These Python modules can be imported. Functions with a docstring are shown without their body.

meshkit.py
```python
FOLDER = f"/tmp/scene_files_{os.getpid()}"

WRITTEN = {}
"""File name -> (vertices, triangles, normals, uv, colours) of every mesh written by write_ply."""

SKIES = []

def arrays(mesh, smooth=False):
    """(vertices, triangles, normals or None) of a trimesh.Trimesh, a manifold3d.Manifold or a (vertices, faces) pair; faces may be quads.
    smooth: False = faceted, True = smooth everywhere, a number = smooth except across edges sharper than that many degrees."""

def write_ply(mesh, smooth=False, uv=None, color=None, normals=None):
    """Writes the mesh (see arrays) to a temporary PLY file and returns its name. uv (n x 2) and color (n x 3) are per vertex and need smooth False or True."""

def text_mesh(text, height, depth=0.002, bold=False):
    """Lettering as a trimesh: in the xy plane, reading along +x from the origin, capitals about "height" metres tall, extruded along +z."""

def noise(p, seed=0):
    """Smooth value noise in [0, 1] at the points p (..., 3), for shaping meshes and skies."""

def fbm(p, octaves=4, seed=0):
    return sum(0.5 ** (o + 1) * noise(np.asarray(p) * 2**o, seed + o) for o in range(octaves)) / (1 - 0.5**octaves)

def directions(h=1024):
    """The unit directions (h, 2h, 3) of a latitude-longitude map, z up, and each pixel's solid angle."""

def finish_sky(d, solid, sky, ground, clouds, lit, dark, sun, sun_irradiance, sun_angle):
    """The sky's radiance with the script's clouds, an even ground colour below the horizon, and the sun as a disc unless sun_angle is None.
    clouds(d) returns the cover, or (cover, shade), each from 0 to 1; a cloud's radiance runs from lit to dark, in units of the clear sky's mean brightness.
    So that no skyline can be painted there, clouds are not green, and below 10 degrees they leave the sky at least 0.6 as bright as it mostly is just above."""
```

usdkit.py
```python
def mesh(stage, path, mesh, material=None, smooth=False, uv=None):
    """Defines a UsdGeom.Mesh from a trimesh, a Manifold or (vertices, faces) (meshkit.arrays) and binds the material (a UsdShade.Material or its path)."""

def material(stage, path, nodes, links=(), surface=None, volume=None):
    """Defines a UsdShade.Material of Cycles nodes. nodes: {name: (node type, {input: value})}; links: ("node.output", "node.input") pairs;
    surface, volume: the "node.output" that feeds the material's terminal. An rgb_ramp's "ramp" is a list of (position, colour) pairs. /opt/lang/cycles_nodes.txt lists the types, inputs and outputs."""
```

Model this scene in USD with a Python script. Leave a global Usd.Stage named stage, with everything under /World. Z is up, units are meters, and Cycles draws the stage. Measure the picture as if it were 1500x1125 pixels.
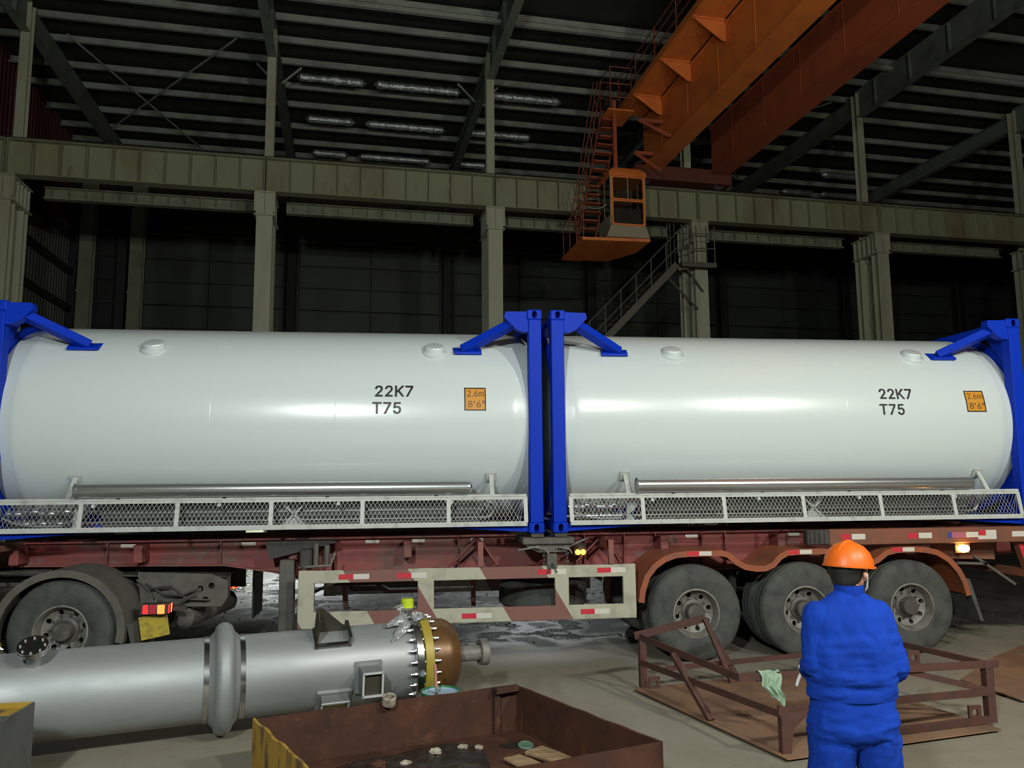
import math, random
import numpy as np
import trimesh
import manifold3d as m3
import usdkit, meshkit
from shapely.geometry import Polygon
from pxr import Usd, UsdGeom, UsdLux, UsdShade, Gf, Sdf

random.seed(7)
RNG = np.random.default_rng(7)
stage = Usd.Stage.CreateInMemory()
UsdGeom.SetStageUpAxis(stage, UsdGeom.Tokens.z)
UsdGeom.SetStageMetersPerUnit(stage, 1.0)
UsdGeom.Xform.Define(stage, "/World")
UsdGeom.Scope.Define(stage, "/World/Looks")

# ------------------------------------------------------------------ camera, lamps, exposure
# x runs along the trailer, y away from the camera, z up, ground at z = 0
CAM, YAW, PITCH, ROLL, FPX = (-1.490, -8.801, 2.118), 0.122, 0.121, -0.008, 1130.0


def camera():
    cy, sy, cp, sp, cr, sr = math.cos(YAW), math.sin(YAW), math.cos(PITCH), math.sin(PITCH), math.cos(ROLL), math.sin(ROLL)
    fwd = np.array([sy * cp, cy * cp, sp])
    right = np.array([cy, -sy, 0.0])
    up = np.cross(right, fwd)
    r, u = right * cr + up * sr, -right * sr + up * cr
    c = UsdGeom.Camera.Define(stage, "/World/camera")
    c.CreateHorizontalApertureAttr(36.0)
    c.CreateVerticalApertureAttr(27.0)
    c.CreateFocalLengthAttr(36.0 * FPX / 1500.0)
    c.CreateClippingRangeAttr(Gf.Vec2f(0.05, 500.0))
    c.CreateExposureAttr(0.08)
    m = Gf.Matrix4d(*r, 0, *u, 0, *(-fwd), 0, *CAM, 1)
    c.AddTransformOp().Set(m)


def lamp(name, loc, radius, power, color):
    l = UsdLux.SphereLight.Define(stage, "/World/" + name)
    l.CreateRadiusAttr(radius)
    l.CreateIntensityAttr(power)
    l.CreateNormalizeAttr(True)
    l.CreateColorAttr(Gf.Vec3f(*color))
    l.AddTranslateOp().Set(Gf.Vec3d(*loc))
    return l


camera()
lamp("floodlight_right", (6.6, -8.4, 6.5), 0.24, 500.0, (1.0, 1.0, 0.90))
lamp("floodlight_middle", (2.8, -9.2, 6.2), 0.20, 430.0, (1.0, 1.0, 0.93))
lamp("floodlight_left", (-3.5, -10.6, 5.5), 0.24, 690.0, (0.93, 1.0, 0.98))
for loc_, pow_, tilt_ in (((1.3, 10.5, 2.5), 130.0, -21.0), ((-4.6, 12.0, 2.8), 520.0, -8.0)):     # yard lamps low beyond the lorry, shining on the wet ground
    yard = lamp("floodlight_far_yard" if loc_[0] > 0 else "floodlight_far_yard_001", loc_, 0.25, pow_, (0.95, 1.0, 1.0))
    sh_ = UsdLux.ShapingAPI.Apply(yard.GetPrim())
    sh_.CreateShapingConeAngleAttr(66.0)
    sh_.CreateShapingConeSoftnessAttr(0.4)
    yard.AddRotateXOp().Set(tilt_)

# ------------------------------------------------------------------ frames of reference
PHI = math.radians(5.292)                      # the hall stands a little askew to the parked trailer
ORG = np.array([0.909, 14.719, 0.0])           # foot of the middle crane column
VPH = math.radians(15.66)                      # the vessel on the floor
VORG = np.array([-1.6, -1.371, 0.0])


class Frame:
    def __init__(s, org, ang):
        s.o, s.a = np.asarray(org, float), ang
        s.x, s.y = np.array([math.cos(ang), math.sin(ang), 0]), np.array([-math.sin(ang), math.cos(ang), 0])

    def w(s, p):
        return s.o + p[0] * s.x + p[1] * s.y + np.array([0, 0, p[2]])


FW, FB, FV = Frame((0, 0, 0), 0.0), Frame(ORG, PHI), Frame(VORG, VPH)

# ------------------------------------------------------------------ scene tree
USED = set()


def numbered(path):
    q, k = path, 0
    while q in USED:
        k += 1
        q = f"{path}_{k:03d}"
    USED.add(q)
    return q


def tag(prim, label=None, cat=None, group=None, kind=None):
    for k, v in (("label", label), ("category", cat), ("group", group), ("kind", kind)):
        if v:
            prim.SetCustomDataByKey(k, v)


class Thing:
    """An Xform at the thing's base (given in its frame); parts come in the same frame's coordinates."""

    def __init__(s, name, label=None, cat=None, base=(0, 0, 0), frame=FW, group=None, kind=None):
        s.path, s.base = numbered("/World/" + name), np.asarray(base, float)
        x = UsdGeom.Xform.Define(stage, s.path)
        x.AddTranslateOp().Set(Gf.Vec3d(*map(float, frame.w(base))))
        if frame.a:
            x.AddRotateZOp().Set(math.degrees(frame.a))
        tag(x.GetPrim(), label, cat, group, kind)

    def part(s, name, mesh, mat, parent=None, label=None, kind=None, smooth=35):
        p = numbered((parent or s.path) + "/" + name)
        v, f = (mesh.vertices, mesh.faces) if isinstance(mesh, trimesh.Trimesh) else meshkit.arrays(mesh)[:2]
        m = trimesh.Trimesh(np.asarray(v) - s.base, f, process=False)
        prim = usdkit.mesh(stage, p, m, mat, smooth=smooth).GetPrim()
        tag(prim, label, None, None, kind)
        return p


def solo(name, mesh, mat, label, cat, base=(0, 0, 0), frame=FW, group=None, kind=None, smooth=35):
    """A thing that is one mesh."""
    p = numbered("/World/" + name)
    v, f = (mesh.vertices, mesh.faces) if isinstance(mesh, trimesh.Trimesh) else meshkit.arrays(mesh)[:2]
    m = usdkit.mesh(stage, p, trimesh.Trimesh(np.asarray(v) - np.asarray(base, float), f, process=False), mat, smooth=smooth)
    m.AddTranslateOp().Set(Gf.Vec3d(*map(float, frame.w(base))))
    if frame.a:
        m.AddRotateZOp().Set(math.degrees(frame.a))
    tag(m.GetPrim(), label, cat, group, kind)


# ------------------------------------------------------------------ shapes
def TM(v, f):
    return trimesh.Trimesh(np.asarray(v, float), np.asarray(f, int), process=False)


def cat(*ms):
    ms = [m for x in ms for m in (x if isinstance(x, (list, tuple)) else [x])]
    return trimesh.util.concatenate(ms)


def box(x0, x1, y0, y1, z0, z1):
    v = np.array([[x, y, z] for x in (x0, x1) for y in (y0, y1) for z in (z0, z1)], float)
    f = [[0, 1, 3], [0, 3, 2], [4, 6, 7], [4, 7, 5], [0, 4, 5], [0, 5, 1], [2, 3, 7], [2, 7, 6], [0, 2, 6], [0, 6, 4], [1, 5, 7], [1, 7, 3]]
    return TM(v, f)


def cbox(x0, x1, y0, y1, z0, z1, c=0.006):
    """A box with its edges chamfered."""
    lo, hi = np.array([x0, y0, z0]), np.array([x1, y1, z1])
    c = min(c, 0.45 * (hi - lo).min())
    pts = []
    for i in range(8):
        s = np.array([i & 1, i >> 1 & 1, i >> 2 & 1])
        p = np.where(s, hi, lo)
        d = np.where(s, -1.0, 1.0)
        for k in range(3):
            q = p + d * c
            q[k] = p[k]
            pts.append(q)
    return trimesh.convex.convex_hull(np.array(pts))


def basis(d, up=(0, 0, 1)):
    d = np.asarray(d, float)
    d = d / np.linalg.norm(d)
    u = np.asarray(up, float)
    if abs(d @ u) > 0.98 * np.linalg.norm(u):
        u = np.array([1.0, 0, 0]) if abs(d[0]) < 0.9 else np.array([0, 1.0, 0])
    a = np.cross(d, u)
    a /= np.linalg.norm(a)
    return d, a, np.cross(a, d)


def place(m, o, d, a, b):
    """Local x, y, z go to d, a, b (made right handed) at o."""
    R = np.stack([d, a, b], 1)
    v = np.asarray(m.vertices) @ R.T + np.asarray(o, float)
    f = np.asarray(m.faces)
    return TM(v, f if np.linalg.det(R) > 0 else f[:, ::-1])


def bar(p, q, w, h, up=(0, 0, 1), c=0.0):
    """A rectangular bar from p to q, w across and h along up."""
    p, q = np.asarray(p, float), np.asarray(q, float)
    d, a, b = basis(q - p, up)
    L = np.linalg.norm(q - p)
    m = cbox(0, L, -w / 2, w / 2, -h / 2, h / 2, c) if c else box(0, L, -w / 2, w / 2, -h / 2, h / 2)
    return place(m, p, d, a, b)


def angle(p, q, w, t, up=(0, 0, 1)):
    """An L-section along p-q."""
    p, q = np.asarray(p, float), np.asarray(q, float)
    d, a, b = basis(q - p, up)
    L = np.linalg.norm(q - p)
    return place(cat(box(0, L, 0, w, 0, t), box(0, L, 0, t, t, w)), p, d, a, b)


def ibeam(p, q, H, W, tw=0.012, tf=0.018, up=(0, 0, 1)):
    p, q = np.asarray(p, float), np.asarray(q, float)
    d, a, b = basis(q - p, up)
    L = np.linalg.norm(q - p)
    m = cat(box(0, L, -tw / 2, tw / 2, -H / 2 + tf, H / 2 - tf), box(0, L, -W / 2, W / 2, -H / 2, -H / 2 + tf), box(0, L, -W / 2, W / 2, H / 2 - tf, H / 2))
    return place(m, p, d, a, b)


def lathe(prof, n=32, o=(0, 0, 0), d=(0, 0, 1), closed=False):
    """prof: (radius, height) pairs, turned round the axis d through o."""
    pr = np.asarray(prof, float)
    if closed:
        pr = np.vstack([pr, pr[:1]])
    th = np.arange(n) * 2 * np.pi / n
    v = np.stack([pr[:, 0, None] * np.cos(th), pr[:, 0, None] * np.sin(th), np.broadcast_to(pr[:, 1, None], (len(pr), n))], -1).reshape(-1, 3)
    i, j = np.meshgrid(np.arange(len(pr) - 1), np.arange(n), indexing="ij")
    a, b = i * n + j, i * n + (j + 1) % n
    f = np.concatenate([np.stack([a, b, b + n], -1).reshape(-1, 3), np.stack([a, b + n, a + n], -1).reshape(-1, 3)])
    e1, e2, e3 = basis(d)
    # local z -> d
    return place(TM(v, f), o, e2, e3 if np.dot(np.cross(e2, e3), e1) > 0 else -e3, e1)


def cyl(p, q, r, n=16, r2=None):
    p, q = np.asarray(p, float), np.asarray(q, float)
    L = np.linalg.norm(q - p)
    r2 = r if r2 is None else r2
    return lathe([(0, 0), (r, 0), (r2, L), (0, L)], n, p, q - p)


def pipe(pts, r, n=8):
    """A round rod through the points, ends closed."""
    p = np.asarray(pts, float)
    t = np.gradient(p, axis=0)
    t /= np.linalg.norm(t, axis=1, keepdims=True)
    a = basis(t[0])[1]
    v = []
    for k in range(len(p)):
        a = a - t[k] * (a @ t[k])
        a /= np.linalg.norm(a)
        b = np.cross(t[k], a)
        th = np.arange(n) * 2 * np.pi / n
        v.append(p[k] + r * (np.cos(th)[:, None] * a + np.sin(th)[:, None] * b))
    v = np.vstack(v + [p[:1], p[-1:]])
    f = []
    for k in range(len(p) - 1):
        for j in range(n):
            x, y = k * n + j, k * n + (j + 1) % n
            f += [[x, y, y + n], [x, y + n, x + n]]
    c0, c1, e = len(v) - 2, len(v) - 1, (len(p) - 1) * n
    for j in range(n):
        f += [[c0, (j + 1) % n, j], [c1, e + j, e + (j + 1) % n]]
    return TM(v, f)


def prism(poly, plane, a, b):
    """A polygon (list of points or shapely) extruded from a to b along the axis not named in plane."""
    g = poly if hasattr(poly, "exterior") else Polygon(poly)
    m = trimesh.creation.extrude_polygon(g, abs(b - a), engine="earcut")
    v = np.asarray(m.vertices).copy()
    v[:, 2] += min(a, b)
    f = np.asarray(m.faces)
    if plane == "xy":
        return TM(v, f)
    if plane == "xz":
        return TM(v[:, [0, 2, 1]], f[:, ::-1])
    return TM(v[:, [2, 0, 1]], f)


def rot(m, ang, axis, o=(0, 0, 0)):
    R = trimesh.transformations.rotation_matrix(ang, axis, o)
    m = m.copy()
    m.apply_transform(R)
    return m


def mv(m, d):
    return TM(np.asarray(m.vertices) + np.asarray(d, float), m.faces)


def man(m):
    t = trimesh.Trimesh(np.round(np.asarray(m.vertices), 6), m.faces, process=True)
    t.update_faces(t.nondegenerate_faces())
    t.remove_unreferenced_vertices()
    if t.volume < 0:
        t.invert()
    r = m3.Manifold(m3.Mesh(np.asarray(t.vertices, np.float32), np.asarray(t.faces, np.uint32)))
    if r.is_empty():
        raise ValueError("not a solid")
    return r


def tri(m):
    v, f, _ = meshkit.arrays(m)
    return TM(v, f)


def grid(nx, ny, fn):
    u, v = np.meshgrid(np.linspace(0, 1, nx + 1), np.linspace(0, 1, ny + 1), indexing="ij")
    p = fn(u.ravel(), v.ravel())
    i, j = np.meshgrid(np.arange(nx), np.arange(ny), indexing="ij")
    a = (i * (ny + 1) + j).ravel()
    b = a + ny + 1
    return TM(p, np.vstack([np.stack([a, b, b + 1], 1), np.stack([a, b + 1, a + 1], 1)]))


# ------------------------------------------------------------------ materials
def mat(name, color, rough=0.5, metal=0.0, spec=0.5, var=None, bump=None, coat=0.0, stretch=(1, 1, 1), rvar=0.0, sheen=0.0):
    """var = (second colour, noise scale, low, high[, third colour, scale, low, high]); bump = (scale, strength, distance)."""
    n = {"p": ("principled_bsdf", {"base_color": color, "roughness": rough, "metallic": metal, "specular_ior_level": spec, "coat_weight": coat, "coat_roughness": 0.16, "sheen_weight": sheen})}
    l = []
    if var or bump or rvar:
        n["g"] = ("geometry", {})
        n["m"] = ("mapping", {"scale": stretch})
        l.append(("g.position", "m.vector"))
    if var:
        last = None
        for k in range(0, len(var), 4):
            c2, sc, lo, hi = var[k:k + 4]
            n[f"n{k}"] = ("noise_texture", {"scale": sc, "detail": 6.0, "roughness": 0.62})
            n[f"r{k}"] = ("map_range", {"from_min": lo, "from_max": hi, "clamp": True})
            n[f"x{k}"] = ("mix", {"color1": color, "color2": c2})
            l += [("m.vector", f"n{k}.vector"), (f"n{k}.fac", f"r{k}.value"), (f"r{k}.result", f"x{k}.fac")]
            if last:
                l.append((f"{last}.color", f"x{k}.color1"))
            last = f"x{k}"
        l.append((f"{last}.color", "p.base_color"))
    if rvar:
        n["rn"] = ("noise_texture", {"scale": 3.0, "detail": 5.0})
        n["rr"] = ("map_range", {"from_min": 0.35, "from_max": 0.65, "to_min": max(0.02, rough - rvar), "to_max": rough + rvar, "clamp": True})
        l += [("m.vector", "rn.vector"), ("rn.fac", "rr.value"), ("rr.result", "p.roughness")]
    if bump:
        n["bn"] = ("noise_texture", {"scale": bump[0], "detail": 5.0})
        n["b"] = ("bump", {"strength": bump[1], "distance": bump[2]})
        l += [("m.vector", "bn.vector"), ("bn.fac", "b.height"), ("b.normal", "p.normal")]
    return usdkit.material(stage, "/World/Looks/" + name, n, l, surface="p.BSDF")


def glow(name, color, strength, base=(0.2, 0.02, 0.02)):
    return usdkit.material(stage, "/World/Looks/" + name, {"p": ("principled_bsdf", {"base_color": base, "roughness": 0.25, "emission_color": color, "emission_strength": strength})}, [], surface="p.BSDF")


M = {}
M["tank"] = mat("white_gloss_paint", (0.585, 0.650, 0.640), 0.30, spec=0.5, coat=0.7, bump=(2.2, 0.05, 0.02))
M["blue"] = mat("blue_gloss_paint", (0.002, 0.030, 0.42), 0.5, spec=0.12, bump=(40, 0.12, 0.004))
M["white"] = mat("white_guard_paint", (0.47, 0.49, 0.46), 0.5, var=((0.30, 0.30, 0.27), 9, 0.52, 0.75))
M["galv"] = mat("expanded_zinc_mesh", (0.30, 0.31, 0.29), 0.5, 0.3, var=((0.18, 0.18, 0.17), 14, 0.5, 0.75))
M["steel"] = mat("polished_stainless", (0.52, 0.53, 0.53), 0.26, 0.85, bump=(6, 0.05, 0.01))
M["alu"] = mat("aluminium_fins", (0.22, 0.22, 0.21), 0.42, 0.5)
M["black"] = mat("black_letter_paint", (0.008, 0.008, 0.010), 0.45)
M["orange_plate"] = mat("orange_label", (0.56, 0.24, 0.008), 0.5)
M["label_ink"] = mat("label_brown_ink", (0.09, 0.03, 0.008), 0.5)
M["redbeam"] = mat("red_oxide_chassis", (0.235, 0.050, 0.045), 0.55, var=((0.13, 0.075, 0.060), 2.2, 0.45, 0.72, (0.15, 0.13, 0.11), 5.5, 0.56, 0.74))
M["dirtyred"] = mat("dirty_red_beam", (0.22, 0.075, 0.04), 0.6, var=((0.12, 0.07, 0.045), 3.0, 0.42, 0.70))
M["fender"] = mat("orange_red_mudguard", (0.30, 0.082, 0.034), 0.5, var=((0.16, 0.070, 0.045), 2.5, 0.45, 0.72))
M["grime"] = mat("greasy_black_steel", (0.035, 0.033, 0.030), 0.6, var=((0.075, 0.068, 0.055), 5, 0.48, 0.72))
M["dirtygrey"] = mat("dusty_grey_steel", (0.105, 0.100, 0.085), 0.65, var=((0.055, 0.052, 0.045), 4, 0.45, 0.7))
M["rubber"] = mat("dusty_tyre_rubber", (0.075, 0.078, 0.070), 0.75, spec=0.3, var=((0.042, 0.043, 0.041), 5, 0.42, 0.68), bump=(30, 0.15, 0.01))
M["rim"] = mat("dusty_wheel_steel", (0.20, 0.195, 0.17), 0.55, 0.1, var=((0.10, 0.095, 0.08), 8, 0.45, 0.7))
M["hub"] = mat("greasy_hub", (0.085, 0.080, 0.072), 0.5, 0.2, var=((0.17, 0.165, 0.14), 12, 0.5, 0.72))
M["tape_red"] = mat("red_reflective_tape", (0.55, 0.035, 0.05), 0.35)
M["tape_white"] = mat("white_reflective_tape", (0.60, 0.57, 0.50), 0.4)
M["sticker_blue"] = mat("blue_sticker", (0.05, 0.06, 0.30), 0.4)
M["sticker_pink"] = mat("faded_pink_sticker", (0.36, 0.12, 0.16), 0.45)
M["yplate"] = mat("yellow_plate", (0.42, 0.32, 0.03), 0.5, var=((0.22, 0.17, 0.04), 18, 0.5, 0.65))
M["girder"] = mat("olive_girder_paint", (0.235, 0.250, 0.145), 0.6, var=((0.175, 0.160, 0.085), 0.9, 0.46, 0.70, (0.12, 0.085, 0.045), 3.0, 0.60, 0.75), stretch=(1, 1, 0.35))
M["column"] = mat("grey_green_column_paint", (0.37, 0.385, 0.265), 0.6, var=((0.27, 0.27, 0.18), 1.1, 0.46, 0.72), stretch=(1, 1, 0.3))
M["tie"] = mat("olive_tie_beam_paint", (0.20, 0.215, 0.135), 0.6, var=((0.13, 0.125, 0.075), 1.4, 0.48, 0.7))
M["purlin"] = mat("grey_purlin_paint", (0.30, 0.315, 0.265), 0.55, var=((0.17, 0.17, 0.14), 1.2, 0.45, 0.72))
M["rafter"] = mat("dark_rafter_paint", (0.15, 0.165, 0.135), 0.6, var=((0.09, 0.10, 0.085), 1.5, 0.45, 0.7))
M["foil"] = mat("silver_insulation_foil", (0.45, 0.47, 0.46), 0.38, 0.7, bump=(7, 0.8, 0.08))
M["deck"] = mat("dark_roof_sheet", (0.026, 0.026, 0.023), 0.6, var=((0.016, 0.016, 0.015), 0.8, 0.45, 0.7))
M["wallpanel"] = mat("grey_green_wall_panel", (0.050, 0.058, 0.050), 0.6, var=((0.034, 0.038, 0.033), 0.9, 0.42, 0.7))
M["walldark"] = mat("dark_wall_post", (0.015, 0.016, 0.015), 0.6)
M["corr"] = mat("grey_corrugated_sheet", (0.085, 0.085, 0.072), 0.6, var=((0.055, 0.054, 0.046), 1.0, 0.42, 0.7), stretch=(1, 1, 0.2))
M["redwall"] = mat("dark_red_wall_sheet", (0.060, 0.009, 0.008), 0.6)
M["duskwall"] = mat("shadow_dark_wall_sheet", (0.014, 0.007, 0.006), 0.6)  # runway girder's shadow painted into the faint red upper wall
M["stairsteel"] = mat("dull_stair_steel", (0.10, 0.10, 0.075), 0.6)
M["cranerail"] = mat("dull_red_rail_paint", (0.20, 0.055, 0.028), 0.6)
M["carriage"] = mat("dark_red_carriage", (0.12, 0.030, 0.018), 0.6)  # end carriage in a darker red than the girders
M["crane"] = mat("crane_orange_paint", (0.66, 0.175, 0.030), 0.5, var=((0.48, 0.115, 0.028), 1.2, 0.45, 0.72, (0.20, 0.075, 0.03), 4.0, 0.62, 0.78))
M["crane_red"] = mat("crane_red_orange_and_shade", (0.33, 0.070, 0.024), 0.55, var=((0.22, 0.052, 0.022), 1.5, 0.45, 0.72))  # red of stair and hangers; on the second girder it paints in shade
M["cabgrey"] = mat("cab_beige_paint", (0.30, 0.27, 0.185), 0.55)
M["rust"] = mat("rusty_brown_plate", (0.078, 0.032, 0.019), 0.75, spec=0.2, var=((0.042, 0.021, 0.015), 2.6, 0.40, 0.66, (0.115, 0.050, 0.026), 7.0, 0.56, 0.76), bump=(25, 0.25, 0.006))
M["rustframe"] = mat("red_brown_frame_paint", (0.085, 0.031, 0.022), 0.65, var=((0.045, 0.025, 0.019), 5.0, 0.42, 0.7), bump=(40, 0.2, 0.004))
M["rustsheet"] = mat("tan_rust_sheet", (0.21, 0.125, 0.075), 0.7, spec=0.3, var=((0.12, 0.07, 0.045), 1.6, 0.40, 0.66, (0.27, 0.13, 0.055), 3.5, 0.55, 0.78), bump=(12, 0.15, 0.006))
M["yellowflake"] = mat("flaking_yellow_paint", (0.33, 0.20, 0.02), 0.6, var=((0.10, 0.045, 0.025), 6.0, 0.47, 0.60), stretch=(1, 1, 0.35), bump=(20, 0.3, 0.006))
M["sludge"] = mat("wet_black_sludge", (0.018, 0.017, 0.015), 0.28, var=((0.055, 0.045, 0.032), 8, 0.5, 0.7), bump=(14, 0.4, 0.02), rvar=0.15)
M["plank"] = mat("dirty_timber", (0.33, 0.22, 0.115), 0.75, var=((0.20, 0.125, 0.065), 7, 0.42, 0.68), stretch=(0.4, 3, 3), bump=(30, 0.25, 0.005))
M["debris"] = mat("pale_debris", (0.36, 0.32, 0.25), 0.7, var=((0.16, 0.12, 0.09), 20, 0.45, 0.65))
M["vessel"] = mat("brushed_stainless_shell", (0.33, 0.345, 0.345), 0.52, 0.5, var=((0.27, 0.29, 0.29), 3, 0.45, 0.7), bump=(60, 0.05, 0.003), stretch=(0.25, 1, 1), rvar=0.05)
M["bright"] = mat("bright_machined_steel", (0.60, 0.60, 0.59), 0.22, 1.0)
M["rimlight"] = mat("ground_bare_steel_edge", (0.55, 0.56, 0.55), 0.5, 0.2)
M["dullsteel"] = mat("dull_box_steel", (0.25, 0.255, 0.25), 0.42, 0.7)
M["olivedark"] = mat("dark_olive_steel", (0.042, 0.038, 0.022), 0.55)
M["brass"] = mat("ochre_varnish_head", (0.20, 0.100, 0.022), 0.36, 0.3, var=((0.10, 0.050, 0.022), 2.0, 0.42, 0.66))
M["gasket"] = mat("yellow_flange_paint", (0.34, 0.26, 0.035), 0.45, 0.1)
M["film"] = mat("crumpled_clear_film", (0.50, 0.51, 0.51), 0.14, 0.6, bump=(25, 0.6, 0.02))
M["lime"] = mat("lime_plastic_cap", (0.45, 0.58, 0.02), 0.4)
M["bucket"] = mat("green_pail", (0.03, 0.17, 0.07), 0.45)
M["paintliq"] = mat("pale_blue_paint", (0.30, 0.40, 0.52), 0.25)
M["brush"] = mat("pink_wood_handle", (0.42, 0.20, 0.15), 0.5)
M["cloth"] = mat("pale_green_rag", (0.30, 0.42, 0.30), 0.85, spec=0.2, var=((0.20, 0.29, 0.20), 9, 0.42, 0.7))
M["boxgrey"] = mat("dark_grey_bin_paint", (0.085, 0.090, 0.085), 0.6, var=((0.05, 0.052, 0.05), 4, 0.45, 0.7))
M["workwear"] = mat("blue_workwear", (0.0075, 0.042, 0.33), 0.9, spec=0.10, var=((0.005, 0.030, 0.24), 4, 0.42, 0.7), bump=(160, 0.15, 0.002), sheen=0.0)
M["helmet"] = mat("orange_hard_hat", (0.62, 0.115, 0.008), 0.42, spec=0.35)
M["skin"] = mat("tanned_skin", (0.42, 0.21, 0.13), 0.55)
M["hair"] = mat("black_hair", (0.010, 0.009, 0.008), 0.6)
M["glove"] = mat("white_cotton_glove", (0.72, 0.72, 0.70), 0.8)
M["boot"] = mat("black_boot", (0.015, 0.014, 0.013), 0.5)
M["eye"] = mat("eye_white", (0.75, 0.73, 0.70), 0.3)
M["strap"] = mat("yellow_lifting_strap", (0.60, 0.48, 0.10), 0.6)
M["timber"] = mat("bearing_timber", (0.16, 0.11, 0.065), 0.8)
M["gravel"] = mat("wet_grey_gravel", (0.055, 0.054, 0.050), 0.5, var=((0.03, 0.03, 0.028), 12, 0.42, 0.66))
M["teal"] = mat("green_scrap", (0.10, 0.17, 0.12), 0.5)
M["lamp_red"] = glow("red_tail_lamp", (1.0, 0.03, 0.03), 1.2, (0.5, 0.02, 0.02))
M["lamp_hot"] = glow("lit_tail_lamp", (1.0, 0.16, 0.03), 3.2, (0.5, 0.05, 0.02))
M["lamp_amber"] = glow("amber_marker_lamp", (1.0, 0.42, 0.08), 60.0, (0.6, 0.3, 0.05))
M["lamp_yellow"] = glow("yellow_marker_lamp", (1.0, 0.50, 0.06), 3.0, (0.6, 0.35, 0.05))
M["glass"] = usdkit.material(stage, "/World/Looks/dark_cab_glass", {"t": ("transparent_bsdf", {"color": (0.75, 0.80, 0.78)}), "g": ("glossy_bsdf", {"color": (0.9, 0.9, 0.9), "roughness": 0.05}), "f": ("fresnel", {"IOR": 1.5}), "x": ("mix_closure", {})}, [("f.fac", "x.fac"), ("t.BSDF", "x.closure1"), ("g.BSDF", "x.closure2")], surface="x.closure")


def hazard_paint():
    """Side guard: faded cream and red-brown paint in slanting bands."""
    cream, mauve = (0.40, 0.395, 0.30), (0.20, 0.085, 0.070)
    n = {"g": ("geometry", {}), "s": ("separate_xyz", {}), "a": ("math", {"math_type": "multiply_add", "value2": 0.6}),
         "b": ("math", {"math_type": "multiply_add", "value2": 1 / 1.5, "value3": 1.62 / 1.5}), "c": ("math", {"math_type": "fraction"}),
         "d": ("math", {"math_type": "less_than", "value2": 0.47}), "k": ("math", {"math_type": "less_than", "value2": 1.25}), "dk": ("math", {"math_type": "multiply"}), "x": ("mix", {"color1": cream, "color2": mauve}),
         "n": ("noise_texture", {"scale": 5.0, "detail": 6.0}), "r": ("map_range", {"from_min": 0.5, "from_max": 0.78, "to_max": 0.7, "clamp": True}),
         "y": ("mix", {"color2": (0.16, 0.13, 0.10)}), "p": ("principled_bsdf", {"roughness": 0.55})}
    l = [("g.position", "s.vector"), ("s.z", "a.value1"), ("s.x", "a.value3"), ("a.value", "b.value1"), ("b.value", "c.value1"), ("c.value", "d.value1"), ("a.value", "k.value1"), ("d.value", "dk.value1"), ("k.value", "dk.value2"), ("dk.value", "x.fac"),
         ("g.position", "n.vector"), ("n.fac", "r.value"), ("r.result", "y.fac"), ("x.color", "y.color1"), ("y.color", "p.base_color")]
    return usdkit.material(stage, "/World/Looks/banded_guard_paint", n, l, surface="p.BSDF")


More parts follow.
